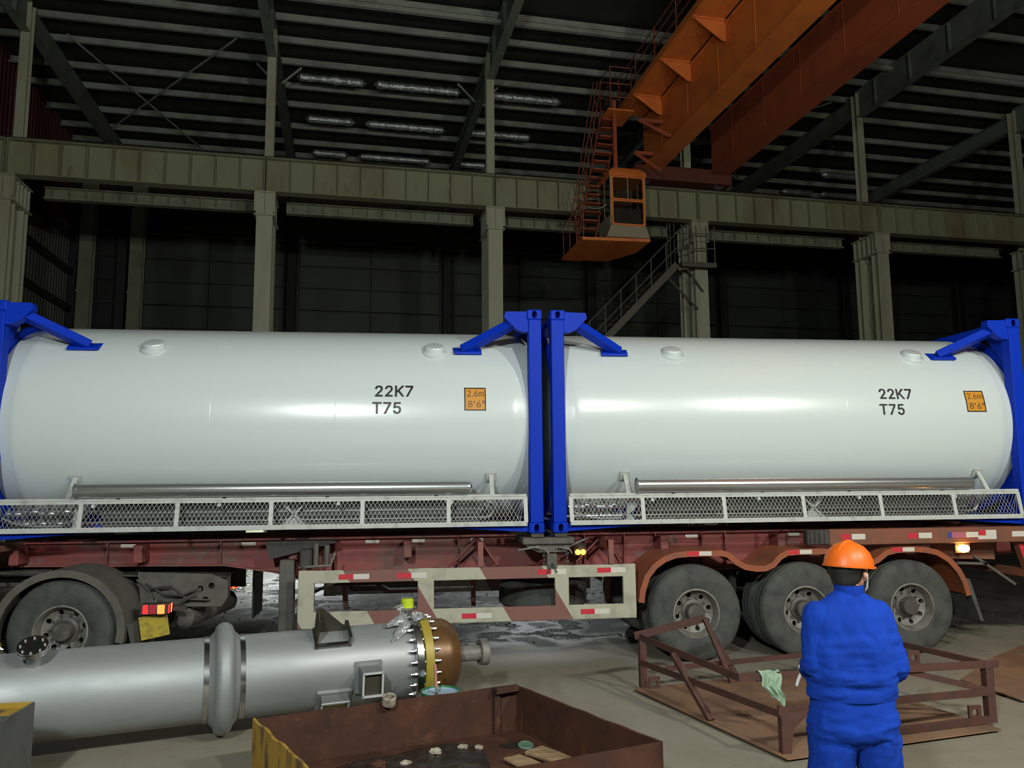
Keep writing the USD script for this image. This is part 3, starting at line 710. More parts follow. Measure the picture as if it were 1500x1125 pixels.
def tank_container(xc, lab, plate_x, plate_w):
    X = lambda v: xc + v
    T = Thing("tank_container", lab, "tank container", base=(xc, TY, ZC), group=None)
    # shell: cylinder with knuckled ends and dished heads
    half = [(TR, 0), (TR, 2.66), (TR - 0.001, 2.72), (TR - 0.007, 2.75), (TR - 0.016, 2.79), (TR - 0.028, 2.87), (TR - 0.043, 2.955), (TR - 0.06, 2.96), (TR - 0.075, 2.955), (TR - 0.10, 2.92), (TR - 0.3, 2.94), (TR - 0.6, 2.958), (0.25, 2.97), (0, 2.972)]
    prof = [(r, -h) for r, h in reversed(half)] + half[1:]
    shell = T.part("tank_shell", lathe(prof, 128, (xc, TY, TZ), (1, 0, 0)), M["tank"], smooth=28)
    for x in (-0.70, 0.66):
        T.part("weld_seam", lathe([(TR + 0.002 - 0.004, -0.010), (TR + 0.0025, 0), (TR - 0.002, 0.010)] if abs(x) < 2 else [(TR - 0.012, -0.012), (TR - 0.0005, 0), (TR - 0.014, 0.012)], 128, (xc + x, TY, TZ), (1, 0, 0)), M["tank"], parent=shell, smooth=True)
    for x in (-1.43, 1.78):
        a = math.radians(46)
        o, d = shell_pt(X(x), a), np.array([0, -math.cos(math.radians(62)), math.sin(math.radians(62))])
        T.part("capped_nozzle", lathe([(0.160, -0.06), (0.160, -0.018), (0.150, -0.006), (0.122, 0.0), (0.118, 0.042), (0.108, 0.055), (0, 0.060)], 40, o, d), M["tank"], parent=shell)
    # end frames
    for sx in (-1, 1):
        e0, e1 = sorted((sx * 2.851, sx * 3.029))
        for y0, y1 in ((0.0, 0.162), (2.276, 2.438)):
            T.part("corner_casting", corner_fitting(X(e0), X(e1), y0, y1, ZC, ZC + 0.118), M["blue"])
            T.part("corner_casting", corner_fitting(X(e0), X(e1), y0, y1, ZC + 2.473, ZC + 2.591), M["blue"])
            p0, p1 = sorted((sx * 2.868, sx * 3.022))
            ya, yb = (y0 + 0.006, y1 - 0.01) if y0 < 1 else (y0 + 0.01, y1 - 0.006)
            T.part("corner_post", cbox(X(p0), X(p1), ya, yb, ZC + 0.118, ZC + 2.473, 0.008), M["blue"])
            # gusset box beside the top casting
            gy0, gy1 = (0.02, 0.13) if y0 < 1 else (2.308, 2.418)
            T.part("gusset", prism([(X(sx * 2.86), ZC + 2.57), (X(sx * 2.60), ZC + 2.565), (X(sx * 2.585), ZC + 2.50), (X(sx * 2.72), ZC + 2.36), (X(sx * 2.80), ZC + 2.325), (X(sx * 2.87), ZC + 2.325)], "xz", gy0, gy1), M["blue"])
            n = 1 if y0 < 1 else -1
            ym = lambda v: v if n > 0 else 2.438 - v
            T.part("shoulder_brace", cat(bar((X(sx * 2.74), ym(0.10), ZC + 2.46), (X(sx * 2.12), ym(0.36), ZC + 2.155), 0.10, 0.12, (0, -n, 0.5), 0.006)), M["blue"])
            T.part("brace_foot", trimesh.convex.convex_hull(np.array([(X(sx * a), ym(b), ZC + c) for a, b, c in ((2.34, 0.30, 2.10), (2.02, 0.30, 2.10), (2.34, 0.40, 2.185), (2.00, 0.44, 2.20), (2.34, 0.38, 2.09), (2.00, 0.40, 2.10), (2.34, 0.30, 2.125), (2.02, 0.30, 2.125))])), M["blue"])
            # bottom corner wedge
            T.part("bottom_gusset", prism([(X(sx * 2.86), ZC + 0.015), (X(sx * 2.86), ZC + 0.10), (X(sx * 1.9), ZC + 0.10), (X(sx * 1.9), ZC + 0.075)], "xz", *((0.04, 0.15) if y0 < 1 else (2.288, 2.398))), M["blue"])
        ringp = Polygon([(TY + 1.205 * math.cos(a), TZ + 1.205 * math.sin(a)) for a in np.linspace(0, 2 * math.pi, 97)[:-1]]).difference(Polygon([(TY + 1.125 * math.cos(a), TZ + 1.125 * math.sin(a)) for a in np.linspace(0, 2 * math.pi, 97)[:-1]]))
        ringp = ringp.intersection(Polygon([(0.02, ZC + 0.03), (2.418, ZC + 0.03), (2.418, ZC + 2.58), (0.02, ZC + 2.58)]))
        a, b = sorted((sx * 2.972, sx * 3.015))
        T.part("end_ring", prism(ringp if ringp.geom_type == "Polygon" else max(ringp.geoms, key=lambda g: g.area), "yz", X(a), X(b)), M["blue"])
        for z in (ZC + 0.06, ZC + 2.52):
            T.part("end_beam", cbox(X(min(sx * 2.88, sx * 3.0)), X(max(sx * 2.88, sx * 3.0)), 0.162, 2.276, z - 0.05, z + 0.05, 0.006), M["blue"])
        for (y, z) in ((0.16, ZC + 2.30), (2.278, ZC + 2.30), (0.16, ZC + 0.32), (2.278, ZC + 0.32)):
            T.part("corner_gusset", prism(([(y, z - 0.35), (y, z + 0.2), (y + (0.42 if y < 1 else -0.42), z + 0.2)] if z > TZ else [(y, z + 0.35), (y, z - 0.2), (y + (0.42 if y < 1 else -0.42), z - 0.2)]), "yz", X(sx * 2.95 - 0.01), X(sx * 2.95 + 0.01)), M["blue"])
    # saddles under the tank
    for x in (-2.0, 2.0):
        T.part("saddle", cbox(X(x - 0.12), X(x + 0.12), 0.55, 1.9, ZC + 0.06, ZC + 0.28, 0.01), M["blue"])
    # side guard: rails, uprights, expanded mesh
    zt, zb, yt, yb_ = ZC + 0.425, ZC + 0.125, 0.050, -0.020
    T.part("guard_top_rail", cat(cbox(X(-2.83), X(2.83), yt - 0.03, yt + 0.03, zt - 0.012, zt + 0.018, 0.004), box(X(-2.83), X(2.83), yt - 0.03, yt - 0.022, zt - 0.042, zt - 0.012)), M["white"])
    T.part("guard_bottom_rail", cat(cbox(X(-2.83), X(2.83), yb_ - 0.006, yb_ + 0.004, zb - 0.040, zb + 0.014, 0.003), box(X(-2.83), X(2.83), yb_ + 0.004, yb_ + 0.06, zb - 0.040, zb - 0.032)), M["white"])
    for x in (-2.815, -1.97, -0.985, 0.0, 0.985, 1.94, 2.815):
        T.part("guard_upright", bar((X(x), yb_, zb), (X(x), yt - 0.02, zt - 0.015), 0.045, 0.014, (0, 1, 0)), M["white"])
    ms, pitch = [], 0.047
    L = zt - zb - 0.03
    for i in range(int(5.62 / pitch)):
        for d in (-1, 1):
            x = -2.80 + i * pitch
            dx = d * 0.16
            ms.append(bar((X(np.clip(x, -2.8, 2.8)), yb_ + 0.004, zb + 0.01), (X(np.clip(x + dx, -2.8, 2.8)), yt - 0.024, zt - 0.02), 0.0042, 0.0035, (0, 1, 0)))
    T.part("guard_mesh", cat(ms), M["galv"], label="expanded metal mesh of the side guard", kind="stuff", smooth=False)
    for x in (-2.12, 2.44):
        o = shell_pt(X(x), math.radians(-34), TR + 0.006)
        T.part("guard_stay", cat(bar((X(x), yt, zt), o + [0, -0.02, 0.02], 0.05, 0.02, (0, 1, 0)), bar(o + [0, 0.012, -0.05], o + [0, -0.045, 0.045], 0.11, 0.01, (0, -1, 1))), M["white"])
    for x in (-1.85, -0.55, 0.72, 1.97):
        T.part("bolt", cyl((X(x), yt - 0.04, zt - 0.065), (X(x), yt - 0.005, zt - 0.065), 0.02, 12), M["white"])
    # the long bright pipe over the guard
    r = 0.083
    pp = T.part("bright_pipe", lathe([(0, -2.03), (r - 0.01, -2.03), (r, -2.02), (r, 2.15), (r - 0.006, 2.18), (0.05, 2.205), (0, 2.21)], 40, (xc, 0.02, ZC + 0.527), (1, 0, 0)), M["steel"])
    T.part("pipe_collar", lathe([(r + 0.002, -2.034), (r + 0.008, -2.034), (r + 0.008, -2.0), (r + 0.002, -2.0)], 40, (xc, 0.02, ZC + 0.527), (1, 0, 0)), M["steel"], parent=pp)
    for x in (-1.6, -0.5, 0.6, 1.8):
        T.part("pipe_bracket", box(X(x - 0.02), X(x + 0.02), 0.02, 0.30, ZC + 0.43, ZC + 0.46), M["white"], parent=pp)
    # finned vaporiser tubes and valves behind the mesh
    for (y, z, rr) in ((0.30, 0.27, 0.045), (0.34, 0.17, 0.035), (0.42, 0.36, 0.040)):
        fins = []
        for k in range(8):
            a = k * math.pi / 4
            fins.append(bar((X(-1.85), y + rr * math.cos(a), ZC + z + rr * math.sin(a)), (X(2.30), y + rr * math.cos(a), ZC + z + rr * math.sin(a)), rr * 1.2, 0.004, (0, -math.sin(a), math.cos(a))))
        T.part("finned_tube", cat(cyl((X(-1.9), y, ZC + z), (X(2.35), y, ZC + z), rr * 0.7, 12), fins), M["alu"])
    T.part("return_bend", pipe([(X(2.30), 0.30, ZC + 0.36)] + [(X(2.38 + 0.09 * math.sin(a)), 0.30, ZC + 0.265 + 0.095 * math.cos(a)) for a in np.linspace(0, math.pi, 9)] + [(X(2.30), 0.30, ZC + 0.17)], 0.02, 8), M["alu"])
    T.part("cross_bracket", cat(bar((X(0.10), 0.2, ZC + 0.36), (X(0.34), 0.2, ZC + 0.12), 0.02, 0.06, (0, 1, 0)), bar((X(0.34), 0.2, ZC + 0.36), (X(0.10), 0.2, ZC + 0.12), 0.02, 0.06, (0, 1, 0)), box(X(0.14), X(0.30), 0.19, 0.21, ZC + 0.09, ZC + 0.2)), M["white"])
    T.part("bracket_plate", prism([(X(-2.10), ZC + 0.42), (X(-2.02), ZC + 0.42), (X(-1.99), ZC + 0.28), (X(-2.07), ZC + 0.20), (X(-2.0), ZC + 0.1), (X(-2.12), ZC + 0.1)], "xz", 0.19, 0.205), M["white"])
    for k, x in enumerate((-2.72, -2.55, -2.38, -2.22)):
        T.part("valve", corrug_valve(X(x), 0.24, ZC + (0.30 if k % 2 else 0.28), 0.028), M["steel"])
        T.part("valve", corrug_valve(X(x + 0.06), 0.30, ZC + 0.17, 0.025), M["steel"])
    for (y, z) in ((0.24, 0.29), (0.30, 0.17)):
        T.part("pipework", pipe([(X(-2.82), y, ZC + z), (X(-1.9), y, ZC + z)], 0.016, 8), M["steel"])
    T.part("hose", pipe([(X(-2.8), 0.12, ZC + 0.24), (X(-2.65), 0.1, ZC + 0.18), (X(-2.45), 0.1, ZC + 0.15), (X(-2.2), 0.14, ZC + 0.15)], 0.012, 8), M["galv"])
    # lettering and size plate
    T.part("lettering", on_shell(meshkit.text_mesh("22K7", 0.128, 0.0015, bold=True), X(1.085), ZC + 1.562), M["black"], label="black lettering 22K7", smooth=False)
    T.part("lettering", on_shell(meshkit.text_mesh("T75", 0.128, 0.0015, bold=True), X(1.065), ZC + 1.365), M["black"], label="black lettering T75", smooth=False)
    w, h = plate_w, 0.275
    z0 = ZC + 1.40
    plate = T.part("size_plate", on_shell(grid(10, 10, lambda u, v: np.stack([u * w, v * h, 0 * u], 1)), X(plate_x), z0, 0.003), M["orange_plate"], label="orange size plate 2.6m 8'6\"", smooth=True)
    bw = 0.013
    for (u0, u1, v0, v1) in ((0, 1, 0, bw / h), (0, 1, 1 - bw / h, 1), (0, bw / w, 0, 1), (1 - bw / w, 1, 0, 1)):
        T.part("plate_border", on_shell(grid(10, 10, lambda u, v: np.stack([(u0 + u * (u1 - u0)) * w, (v0 + v * (v1 - v0)) * h, 0 * u], 1)), X(plate_x), z0, 0.0045), M["black"], parent=plate, smooth=True)
    for (s, dx, dy) in (("2.6m", 0.028, 0.165), ("8'6\"", 0.034, 0.040)):
        tm = meshkit.text_mesh(s, 0.075, 0.001)
        k = (w - 0.05) / max(tm.bounds[1][0], 0.1)
        tm.apply_scale([min(k, 1.3), 1, 1])
        T.part("lettering", on_shell(mv(tm, (dx, dy, 0)), X(plate_x), z0, 0.005), M["label_ink"], parent=plate, smooth=False)
    return T


tank_container(-3.079, "white tank container on the front half of the trailer, left of the pair", 2.12, 0.25)
tank_container(3.079, "white tank container on the rear half of the trailer, behind the worker", 2.24, 0.26)

# ================================================================== SEMI-TRAILER
tr = Thing("semi_trailer", "red-brown skeletal semi-trailer with banded side guard and three axles", "trailer", base=(0, TY, 0))


def beam_poly():
    return [(-6.4, 1.43), (6.3, 1.43), (6.3, 1.10), (5.2, 1.0), (0.6, 0.95), (-2.75, 0.95), (-3.15, 1.05), (-3.7, 1.14), (-6.4, 1.18)]


for (y, w) in ((0.72, 0.016), (1.718, 0.016)):
    bp = beam_poly()
    bm = tr.part("main_beam", prism(bp, "xz", y - w / 2, y + w / 2), M["redbeam"])
    tr.part("top_flange", cbox(-6.4, 6.3, y - 0.07, y + 0.07, 1.415, 1.435, 0.004), M["redbeam"], parent=bm)
    lo = bp[2:]
    tr.part("bottom_flange", cat([bar((a[0], y, a[1]), (b[0], y, b[1]), 0.14, 0.018) for a, b in zip(lo[:-1], lo[1:])]), M["redbeam"], parent=bm)
    tr.part("waist_strip", box(-6.3, 6.2, y - 0.02, y - 0.008, 1.30, 1.335), M["redbeam"], parent=bm)
    for x in (-5.0, -3.75, -2.45, -1.0, 0.55, 1.05, 1.45, 2.05, 2.35):
        tr.part("web_stiffener", box(x - 0.006, x + 0.006, y - 0.07, y - 0.008, 1.02 if x > -3 else 1.17, 1.42), M["redbeam"], parent=bm)
for x in (-5.9, -4.6, -2.9, -1.6, 1.5, 3.0, 4.4, 5.8):
    tr.part("cross_member", cbox(x - 0.05, x + 0.05, 0.45, 2.0, 1.20, 1.40, 0.01), M["redbeam"])
# bolster and twist locks where the two containers meet
tr.part("bolster", cat(cbox(-0.30, 0.30, 0.02, 2.42, 1.36, 1.44, 0.012), prism([(-0.28, 1.36), (0.28, 1.36), (0.20, 1.27), (-0.12, 1.27)], "xz", 0.06, 0.7)), M["dirtygrey"])
for x in (-0.13, 0.14, -6.02, 6.02):
    for y in (0.08, 2.358):
        tw = tr.part("twist_lock", cat(cbox(x - 0.075, x + 0.075, y - 0.07, y + 0.07, 1.44, 1.487, 0.008), cyl((x, y, 1.30), (x, y, 1.44), 0.035, 12)), M["grime"])
        tr.part("lock_handle", pipe([(x - 0.03, y - 0.06, 1.33), (x + 0.09, y - 0.09, 1.31), (x + 0.12, y - 0.09, 1.26)], 0.011, 6), M["rim"], parent=tw)
for x in (-6.0, 6.0):
    tr.part("bolster", cbox(x - 0.12, x + 0.12, 0.02, 2.42, 1.37, 1.44, 0.012), M["dirtyred"])
for (x, zt) in ((-0.55, 1.28), (-0.05, 1.28), (0.22, 1.30)):
    ch = []
    for k in range(7):
        z = zt - 0.045 * k
        ch.append(rot(lathe([(0.014 + 0.004 * math.cos(a), 0.004 * math.sin(a)) for a in np.linspace(0, 2 * math.pi, 7)[:-1]], 10, (x, 0.06, z), (0, 1, 0) if k % 2 else (1, 0, 0), closed=True), 0, (0, 0, 1)))
    if x > -0.3:
        tr.part("chain", cat(ch), M["rim"])
tr.part("ratchet", cat(cbox(-0.03, 0.09, -0.01, 0.05, 1.09, 1.26, 0.01), pipe([(-0.02, -0.02, 1.05), (0.03, -0.03, 1.16), (0.08, -0.02, 1.05)], 0.01, 6)), M["dirtygrey"])
for (a, b) in (((-0.35, 0.05, 1.30), (-0.10, 0.05, 1.34)), ((0.16, 0.05, 1.30), (0.50, 0.3, 1.40))):
    tr.part("lashing_rod", pipe([a, b], 0.012, 6), M["rim"])
# brackets from the beams down to the side guards
for side in (0, 1):
    Y = (lambda v: v) if side == 0 else (lambda v: 2.438 - v)
    for x in (-0.78, 0.72):
        tr.part("outrigger", cat(box(x - 0.03, x + 0.03, min(Y(0.02), Y(0.7)), max(Y(0.02), Y(0.7)), 1.30, 1.40), bar((x, Y(0.02), 1.13), (x, Y(0.04), 1.40), 0.06, 0.06), bar((x - 0.30, Y(0.55), 1.10), (x - 0.02, Y(0.45), 1.40), 0.05, 0.02), bar((x + 0.22, Y(0.45), 1.10), (x + 0.02, Y(0.40), 1.40), 0.05, 0.02)), M["redbeam"])
    ya, yb = sorted((Y(0.0), Y(0.045)))
    g = tr.part("side_guard", cat(cbox(-2.62, 1.0, ya, yb, 0.99, 1.125, 0.006)), M["guard"])
    tr.part("guard_rail", cbox(-2.62, 1.0, ya, yb, 0.525, 0.685, 0.006), M["guard"], parent=g)
    for (x0, x1, z0) in ((-2.77, -2.60, 0.51), (-1.48, -1.30, 0.60), (0.06, 0.22, 0.6), (0.85, 1.0, 0.525)):
        tr.part("guard_post", cbox(x0, x1, ya - 0.001, yb + 0.001, z0, 1.128, 0.006), M["guard"], parent=g)
    for x in (-2.0, -0.7, 0.6):
        tr.part("guard_strut", bar((x, Y(0.06), 1.02), (x, Y(0.5), 1.0), 0.05, 0.05), M["redbeam"], parent=g)
    for (x, z) in ((-2.27, 1.055), (-1.64, 1.055), (-0.07, 1.06), (0.62, 1.065), (-0.92, 0.60), (0.42, 0.61)):
        y = Y(-0.0015)
        tr.part("red_tape", box(x - 0.07, x + 0.09, min(y, Y(0.001)), max(y, Y(0.001)), z - 0.028, z + 0.028), M["tape_red"], parent=g)
        tr.part("white_tape", box(x + 0.09, x + 0.26, min(y, Y(0.001)), max(y, Y(0.001)), z - 0.028, z + 0.028), M["tape_white"], parent=g)
    # reflective tapes on the beam web
    for x in (-4.97, -3.63, -2.2, -1.66, -0.95, 1.75, 3.1):
        y0 = 0.712 if side == 0 else 1.726
        ys = sorted((y0, y0 - 0.003 if side == 0 else y0 + 0.003))
        tr.part("white_tape", box(x + 0.10, x + 0.26, ys[0] - (0.009 if side == 0 else 0), ys[1], 1.355, 1.395), M["tape_white"])
    # rear outer rail above the bogie
    y0, y1 = sorted((Y(0.0), Y(0.09)))
    orl = tr.part("outer_rail", cbox(3.38, 6.35, y0, y1, 1.29, 1.475, 0.008), M["dirtyred"])
    tr.part("rail_end_box", cat(cbox(3.10, 3.38, y0, y1 + 0.02, 1.30, 1.47, 0.01), [box(3.13 + 0.06 * k, 3.15 + 0.06 * k, y0 - 0.012, y0, 1.31, 1.46) for k in range(4)]), M["grime"], parent=orl)
    ye = y0 - 0.002 if side == 0 else y1
    for (x, w, m, dz) in ((3.52, 0.12, "tape_red", 0), (3.66, 0.17, "tape_white", 0), (4.38, 0.12, "tape_red", 0), (4.52, 0.17, "tape_white", 0), (4.90, 0.05, "sticker_blue", 0.0), (4.95, 0.19, "sticker_pink", 0.0), (5.14, 0.16, "tape_white", 0.0), (5.31, 0.09, "tape_red", 0.02), (5.40, 0.14, "tape_white", 0.02), (5.75, 0.26, "tape_white", 0)):
        tr.part("white_tape" if m == "tape_white" else "red_tape" if m == "tape_red" else "sticker", box(x, x + w, ye, ye + 0.002, 1.355 + dz, 1.42 + dz), M[m], parent=orl)
    tr.part("white_tape", box(5.30, 5.54, ye, ye + 0.002, 1.33, 1.374), M["tape_white"], parent=orl)
    tr.part("outer_bracket", cat(*[box(x - 0.03, x + 0.03, min(Y(0.05), Y(0.7)), max(Y(0.05), Y(0.7)), 1.32, 1.42) for x in (3.5, 4.6, 5.6)]), M["dirtyred"])
    # long scalloped mudguard over the three wheels
    path = [(1.02, 0.70), (1.04, 0.84), (1.10, 1.0), (1.20, 1.12), (1.32, 1.20), (1.46, 1.248), (1.62, 1.262), (2.02, 1.262), (2.12, 1.235), (2.22, 1.15), (2.32, 1.095), (2.44, 1.075), (2.54, 1.075), (2.63, 1.11), (2.72, 1.20), (2.82, 1.248), (2.95, 1.258), (3.30, 1.258), (3.42, 1.235), (3.56, 1.14), (3.68, 1.09), (3.82, 1.09), (3.94, 1.14), (4.06, 1.225), (4.20, 1.255), (4.40, 1.262), (4.58, 1.252), (4.74, 1.215), (4.90, 1.12), (5.02, 0.98), (5.09, 0.84), (5.13, 0.68)]
    P = np.array(path)
    t = np.gradient(P, axis=0)
    t /= np.linalg.norm(t, axis=1, keepdims=True)
    nrm = np.stack([t[:, 1], -t[:, 0]], 1)
    inner = P + nrm * 0.066
    ys = sorted((Y(-0.03), Y(-0.005)))
    mg = tr.part("mudguard", prism(Polygon(np.vstack([P, inner[::-1]])).buffer(0), "xz", *ys), M["fender"])
    in2 = P + nrm * 0.012
    ys = sorted((Y(-0.005), Y(0.62)))
    tr.part("mudguard_sheet", prism(Polygon(np.vstack([P, in2[::-1]])).buffer(0), "xz", *ys), M["fender"], parent=mg)
    for (x, z) in ((1.75, 1.230), (2.98, 1.225), (4.28, 1.229)):
        yq = sorted((Y(-0.032), Y(-0.029)))
        tr.part("red_tape", box(x - 0.14, x, *yq, z - 0.024, z + 0.024), M["tape_red"], parent=mg)
        tr.part("white_tape", box(x, x + 0.15, *yq, z - 0.024, z + 0.024), M["tape_white"], parent=mg)
    ys = sorted((Y(0.02), Y(0.6)))
    tr.part("mud_flap", prism([(5.10, 0.86), (5.16, 0.86), (5.30, 0.36), (5.26, 0.36)], "xz", *ys), M["rubber"])
    # landing leg
    ys = sorted((Y(0.28), Y(0.42)))
    lg = tr.part("landing_leg", cat(cbox(-3.02, -2.86, *ys, 0.42, 1.22, 0.01), cbox(-3.0, -2.88, ys[0] + 0.01, ys[1] - 0.01, 0.10, 0.45, 0.008)), M["dirtygrey"])
    tr.part("landing_foot", cbox(-3.1, -2.78, ys[0] - 0.06, ys[1] + 0.06, 0.06, 0.10, 0.01), M["dirtygrey"], parent=lg)
    tr.part("leg_bracket", cat(prism([(-3.15, 1.22), (-2.4, 1.40), (-2.45, 1.42), (-3.2, 1.42)], "xz", *sorted((Y(0.38), Y(0.7)))), bar((-2.86, Y(0.35), 0.75), (-2.3, Y(0.5), 1.0), 0.03, 0.03)), M["grime"], parent=lg)
    for (a, b) in (((-2.62, 1.40), (-2.62, 1.14)), ((-2.50, 1.38), (-2.50, 1.14))):
        tr.part("crank_rod", pipe([(a[0], Y(0.26), a[1]), (b[0], Y(0.26), b[1])], 0.03, 8), M["dirtygrey"], parent=lg)
    tr.part("gear_case", cbox(-2.80, -2.66, *sorted((Y(0.22), Y(0.44))), 1.12, 1.34, 0.02), M["grime"], parent=lg)
    tr.part("crank_handle", pipe([(-2.8, Y(0.24), 1.14), (-2.45, Y(0.2), 1.16), (-2.40, Y(0.2), 1.3)], 0.014, 6), M["rim"], parent=lg)
    # rear underrun bar hangers and tail lamps
    ys = sorted((Y(0.10), Y(0.20)))
    tr.part("rear_hanger", prism([(5.90, 1.30), (6.02, 1.30), (6.10, 0.92), (6.02, 0.92)], "xz", *ys), M["dirtyred"])
    tr.part("red_tape", bar((5.93, ys[0] - 0.004, 1.26), (6.02, ys[0] - 0.004, 0.96), 0.003, 0.05, (1, 0, 0)), M["tape_red"])
    for (a, b) in (((5.45, 1.10), (5.98, 0.74)), ((5.20, 1.02), (5.62, 1.0))):
        tr.part("rear_stay", bar((a[0], Y(0.3), a[1]), (b[0], Y(0.3), b[1]), 0.03, 0.03), M["dirtygrey"])
    tr.part("rear_side_sheet", prism([(4.9, 1.08), (5.75, 1.05), (5.75, 1.28), (4.9, 1.28)], "xz", *sorted((Y(0.32), Y(0.34)))), M["dirtyred"])
tr.part("underrun_bar", cbox(6.02, 6.12, 0.05, 2.39, 0.84, 0.94, 0.01), M["dirtyred"])

# wheels


def tyre(x, y, z, s, R=0.545, W=0.29):
    """s = -1: outer face towards the camera."""
    h = W / 2
    prof = [(0.262, -h + 0.03), (0.275, -h + 0.004), (0.33, -h - 0.010), (0.42, -h - 0.016), (0.475, -h - 0.008), (R - 0.030, -h + 0.008), (R - 0.008, -h + 0.030)]
    for q in (-0.5, 0.0, 0.5):
        c = q * h * 1.1
        prof += [(R, c - 0.012), (R - 0.014, c - 0.007), (R - 0.014, c + 0.007), (R, c + 0.012)]
    prof += [(r, -a) for r, a in reversed(prof[:7])]
    return lathe(prof, 72, (x, y, z), (0, 1, 0), closed=True)


def rim_mesh(x, y, z, s):
    """Dished disc with hand holes, flange and well; y is the outer face, s = -1 faces the camera."""
    w = lathe([(0.262, 0.0), (0.285, 0.004), (0.285, 0.014), (0.258, 0.016), (0.250, 0.05), (0.240, 0.13), (0.235, 0.28), (0.228, 0.28), (0.230, 0.13), (0.243, 0.05)], 56, (0, 0, 0), (0, 1, 0), closed=True)
    d = man(lathe([(0, 0.135), (0.10, 0.135), (0.17, 0.135), (0.232, 0.10), (0.238, 0.115), (0.175, 0.15), (0, 0.15)], 56, (0, 0, 0), (0, 1, 0)))
    for k in range(8):
        a = (k + 0.3) * math.pi / 4
        o = np.array([0.196 * math.cos(a), 0, 0.196 * math.sin(a)])
        d = d - man(cyl(o + [0, 0.0, 0], o + [0, 0.3, 0], 0.027, 14))
    m = cat(w, tri(d))
    return TM(np.asarray(m.vertices) * [1, -s, 1] + [x, y, z], np.asarray(m.faces) if s < 0 else np.asarray(m.faces)[:, ::-1])


def hub_mesh(x, y, z, s):
    ms = [lathe([(0.145, 0.135), (0.140, 0.10), (0.105, 0.09), (0.100, 0.02), (0.090, 0.005), (0, 0.0)][::-1], 32, (0, 0, 0), (0, 1, 0))]
    for k in range(10):
        a = k * math.pi / 5
        o = np.array([0.160 * math.cos(a), 0, 0.160 * math.sin(a)])
        ms.append(cyl(o + [0, 0.095, 0], o + [0, 0.14, 0], 0.015, 6))
    m = cat(ms)
    return TM(np.asarray(m.vertices) * [1, -s, 1] + [x, y, z], np.asarray(m.faces) if s < 0 else np.asarray(m.faces)[:, ::-1])


def wheel(T, x, y, s, z=0.547, name="wheel"):
    """Twin tyres; y = outer face."""
    w = T.part(name, rim_mesh(x, y, z, s), M["rim"], smooth=30)
    T.part("tyre", tyre(x, y - s * 0.145, z, s), M["rubber"], parent=w, smooth=40)
    T.part("tyre", tyre(x, y - s * 0.475, z, s), M["rubber"], parent=w, smooth=40)
    T.part("hub", hub_mesh(x, y + s * -0.02, z, s), M["hub"], parent=w)


for x in (1.72, 3.06, 4.40):
    wheel(tr, x, 0.03, -1)
    wheel(tr, x, 2.408, 1)
    tr.part("axle", cyl((x, 0.6, 0.547), (x, 1.85, 0.547), 0.075, 16), M["grime"])
    for y in (0.85, 1.58):
        tr.part("leaf_spring", cat([cbox(x - 0.5 + 0.05 * k, x + 0.5 - 0.05 * k, y - 0.04, y + 0.04, 0.70 - 0.022 * k, 0.718 - 0.022 * k, 0.004) for k in range(5)], [cbox(x + d - 0.04, x + d + 0.04, y - 0.05, y + 0.05, 0.66, 0.99, 0.01) for d in (-0.56, 0.56)]), M["grime"])
sp = tr.part("spare_wheel", lathe([(0.27, -0.10), (0.29, -0.14), (0.42, -0.15), (0.515, -0.13), (0.545, -0.10), (0.545, 0.10), (0.515, 0.13), (0.42, 0.15), (0.29, 0.14), (0.27, 0.10)], 56, (0.07, 0.95, 0.70), (0, 0, 1), closed=True), M["rubber"])
tr.part("spare_carrier", cat(cbox(0.13, 0.21, 0.33, 0.39, 0.50, 1.0, 0.008), cbox(0.13, 0.21, 0.35, 1.5, 0.48, 0.53, 0.008)), M["fender"])
tr.part("air_tank", cat(lathe([(0, -0.45), (0.10, -0.44), (0.14, -0.39), (0.14, 0.39), (0.10, 0.44), (0, 0.45)], 24, (-1.9, 1.3, 0.86), (1, 0, 0))), M["grime"])
for x in (-2.42, -0.76, 1.05):
    tr.part("far_stay", bar((x, 1.5, 0.95), (x + 0.02, 1.7, 0.45), 0.06, 0.06), M["redbeam"])
tr.part("brake_pipe", pipe([(-2.5, 0.9, 0.86), (-1.9, 0.9, 0.84), (-1.82, 0.9, 0.79), (-0.8, 0.9, 0.79)], 0.018, 8), M["grime"])
# marker lamps
ml = tr.part("marker_lamp", TM(np.asarray(trimesh.creation.icosphere(3, 1.0).vertices) * [0.075, 0.035, 0.045] + [5.095, 0.0, 1.222], trimesh.creation.icosphere(3, 1.0).faces), M["lamp_amber"], label="lit amber marker lamp near the rear wheels")
tr.part("lamp_bracket", box(5.0, 5.19, 0.02, 0.06, 1.17, 1.30), M["grime"], parent=ml)
for x in (0.435, 0.50):
    tr.part("marker_lamp", lathe([(0, -0.03), (0.022, -0.025), (0.032, -0.005), (0.032, 0.02), (0, 0.02)], 16, (x, 0.5, 1.222), (0, 1, 0)), M["lamp_yellow"], label="lit yellow marker lamp on the chassis")
tr.part("lamp_bracket", box(0.39, 0.54, 0.515, 0.53, 1.18, 1.33), M["grime"])

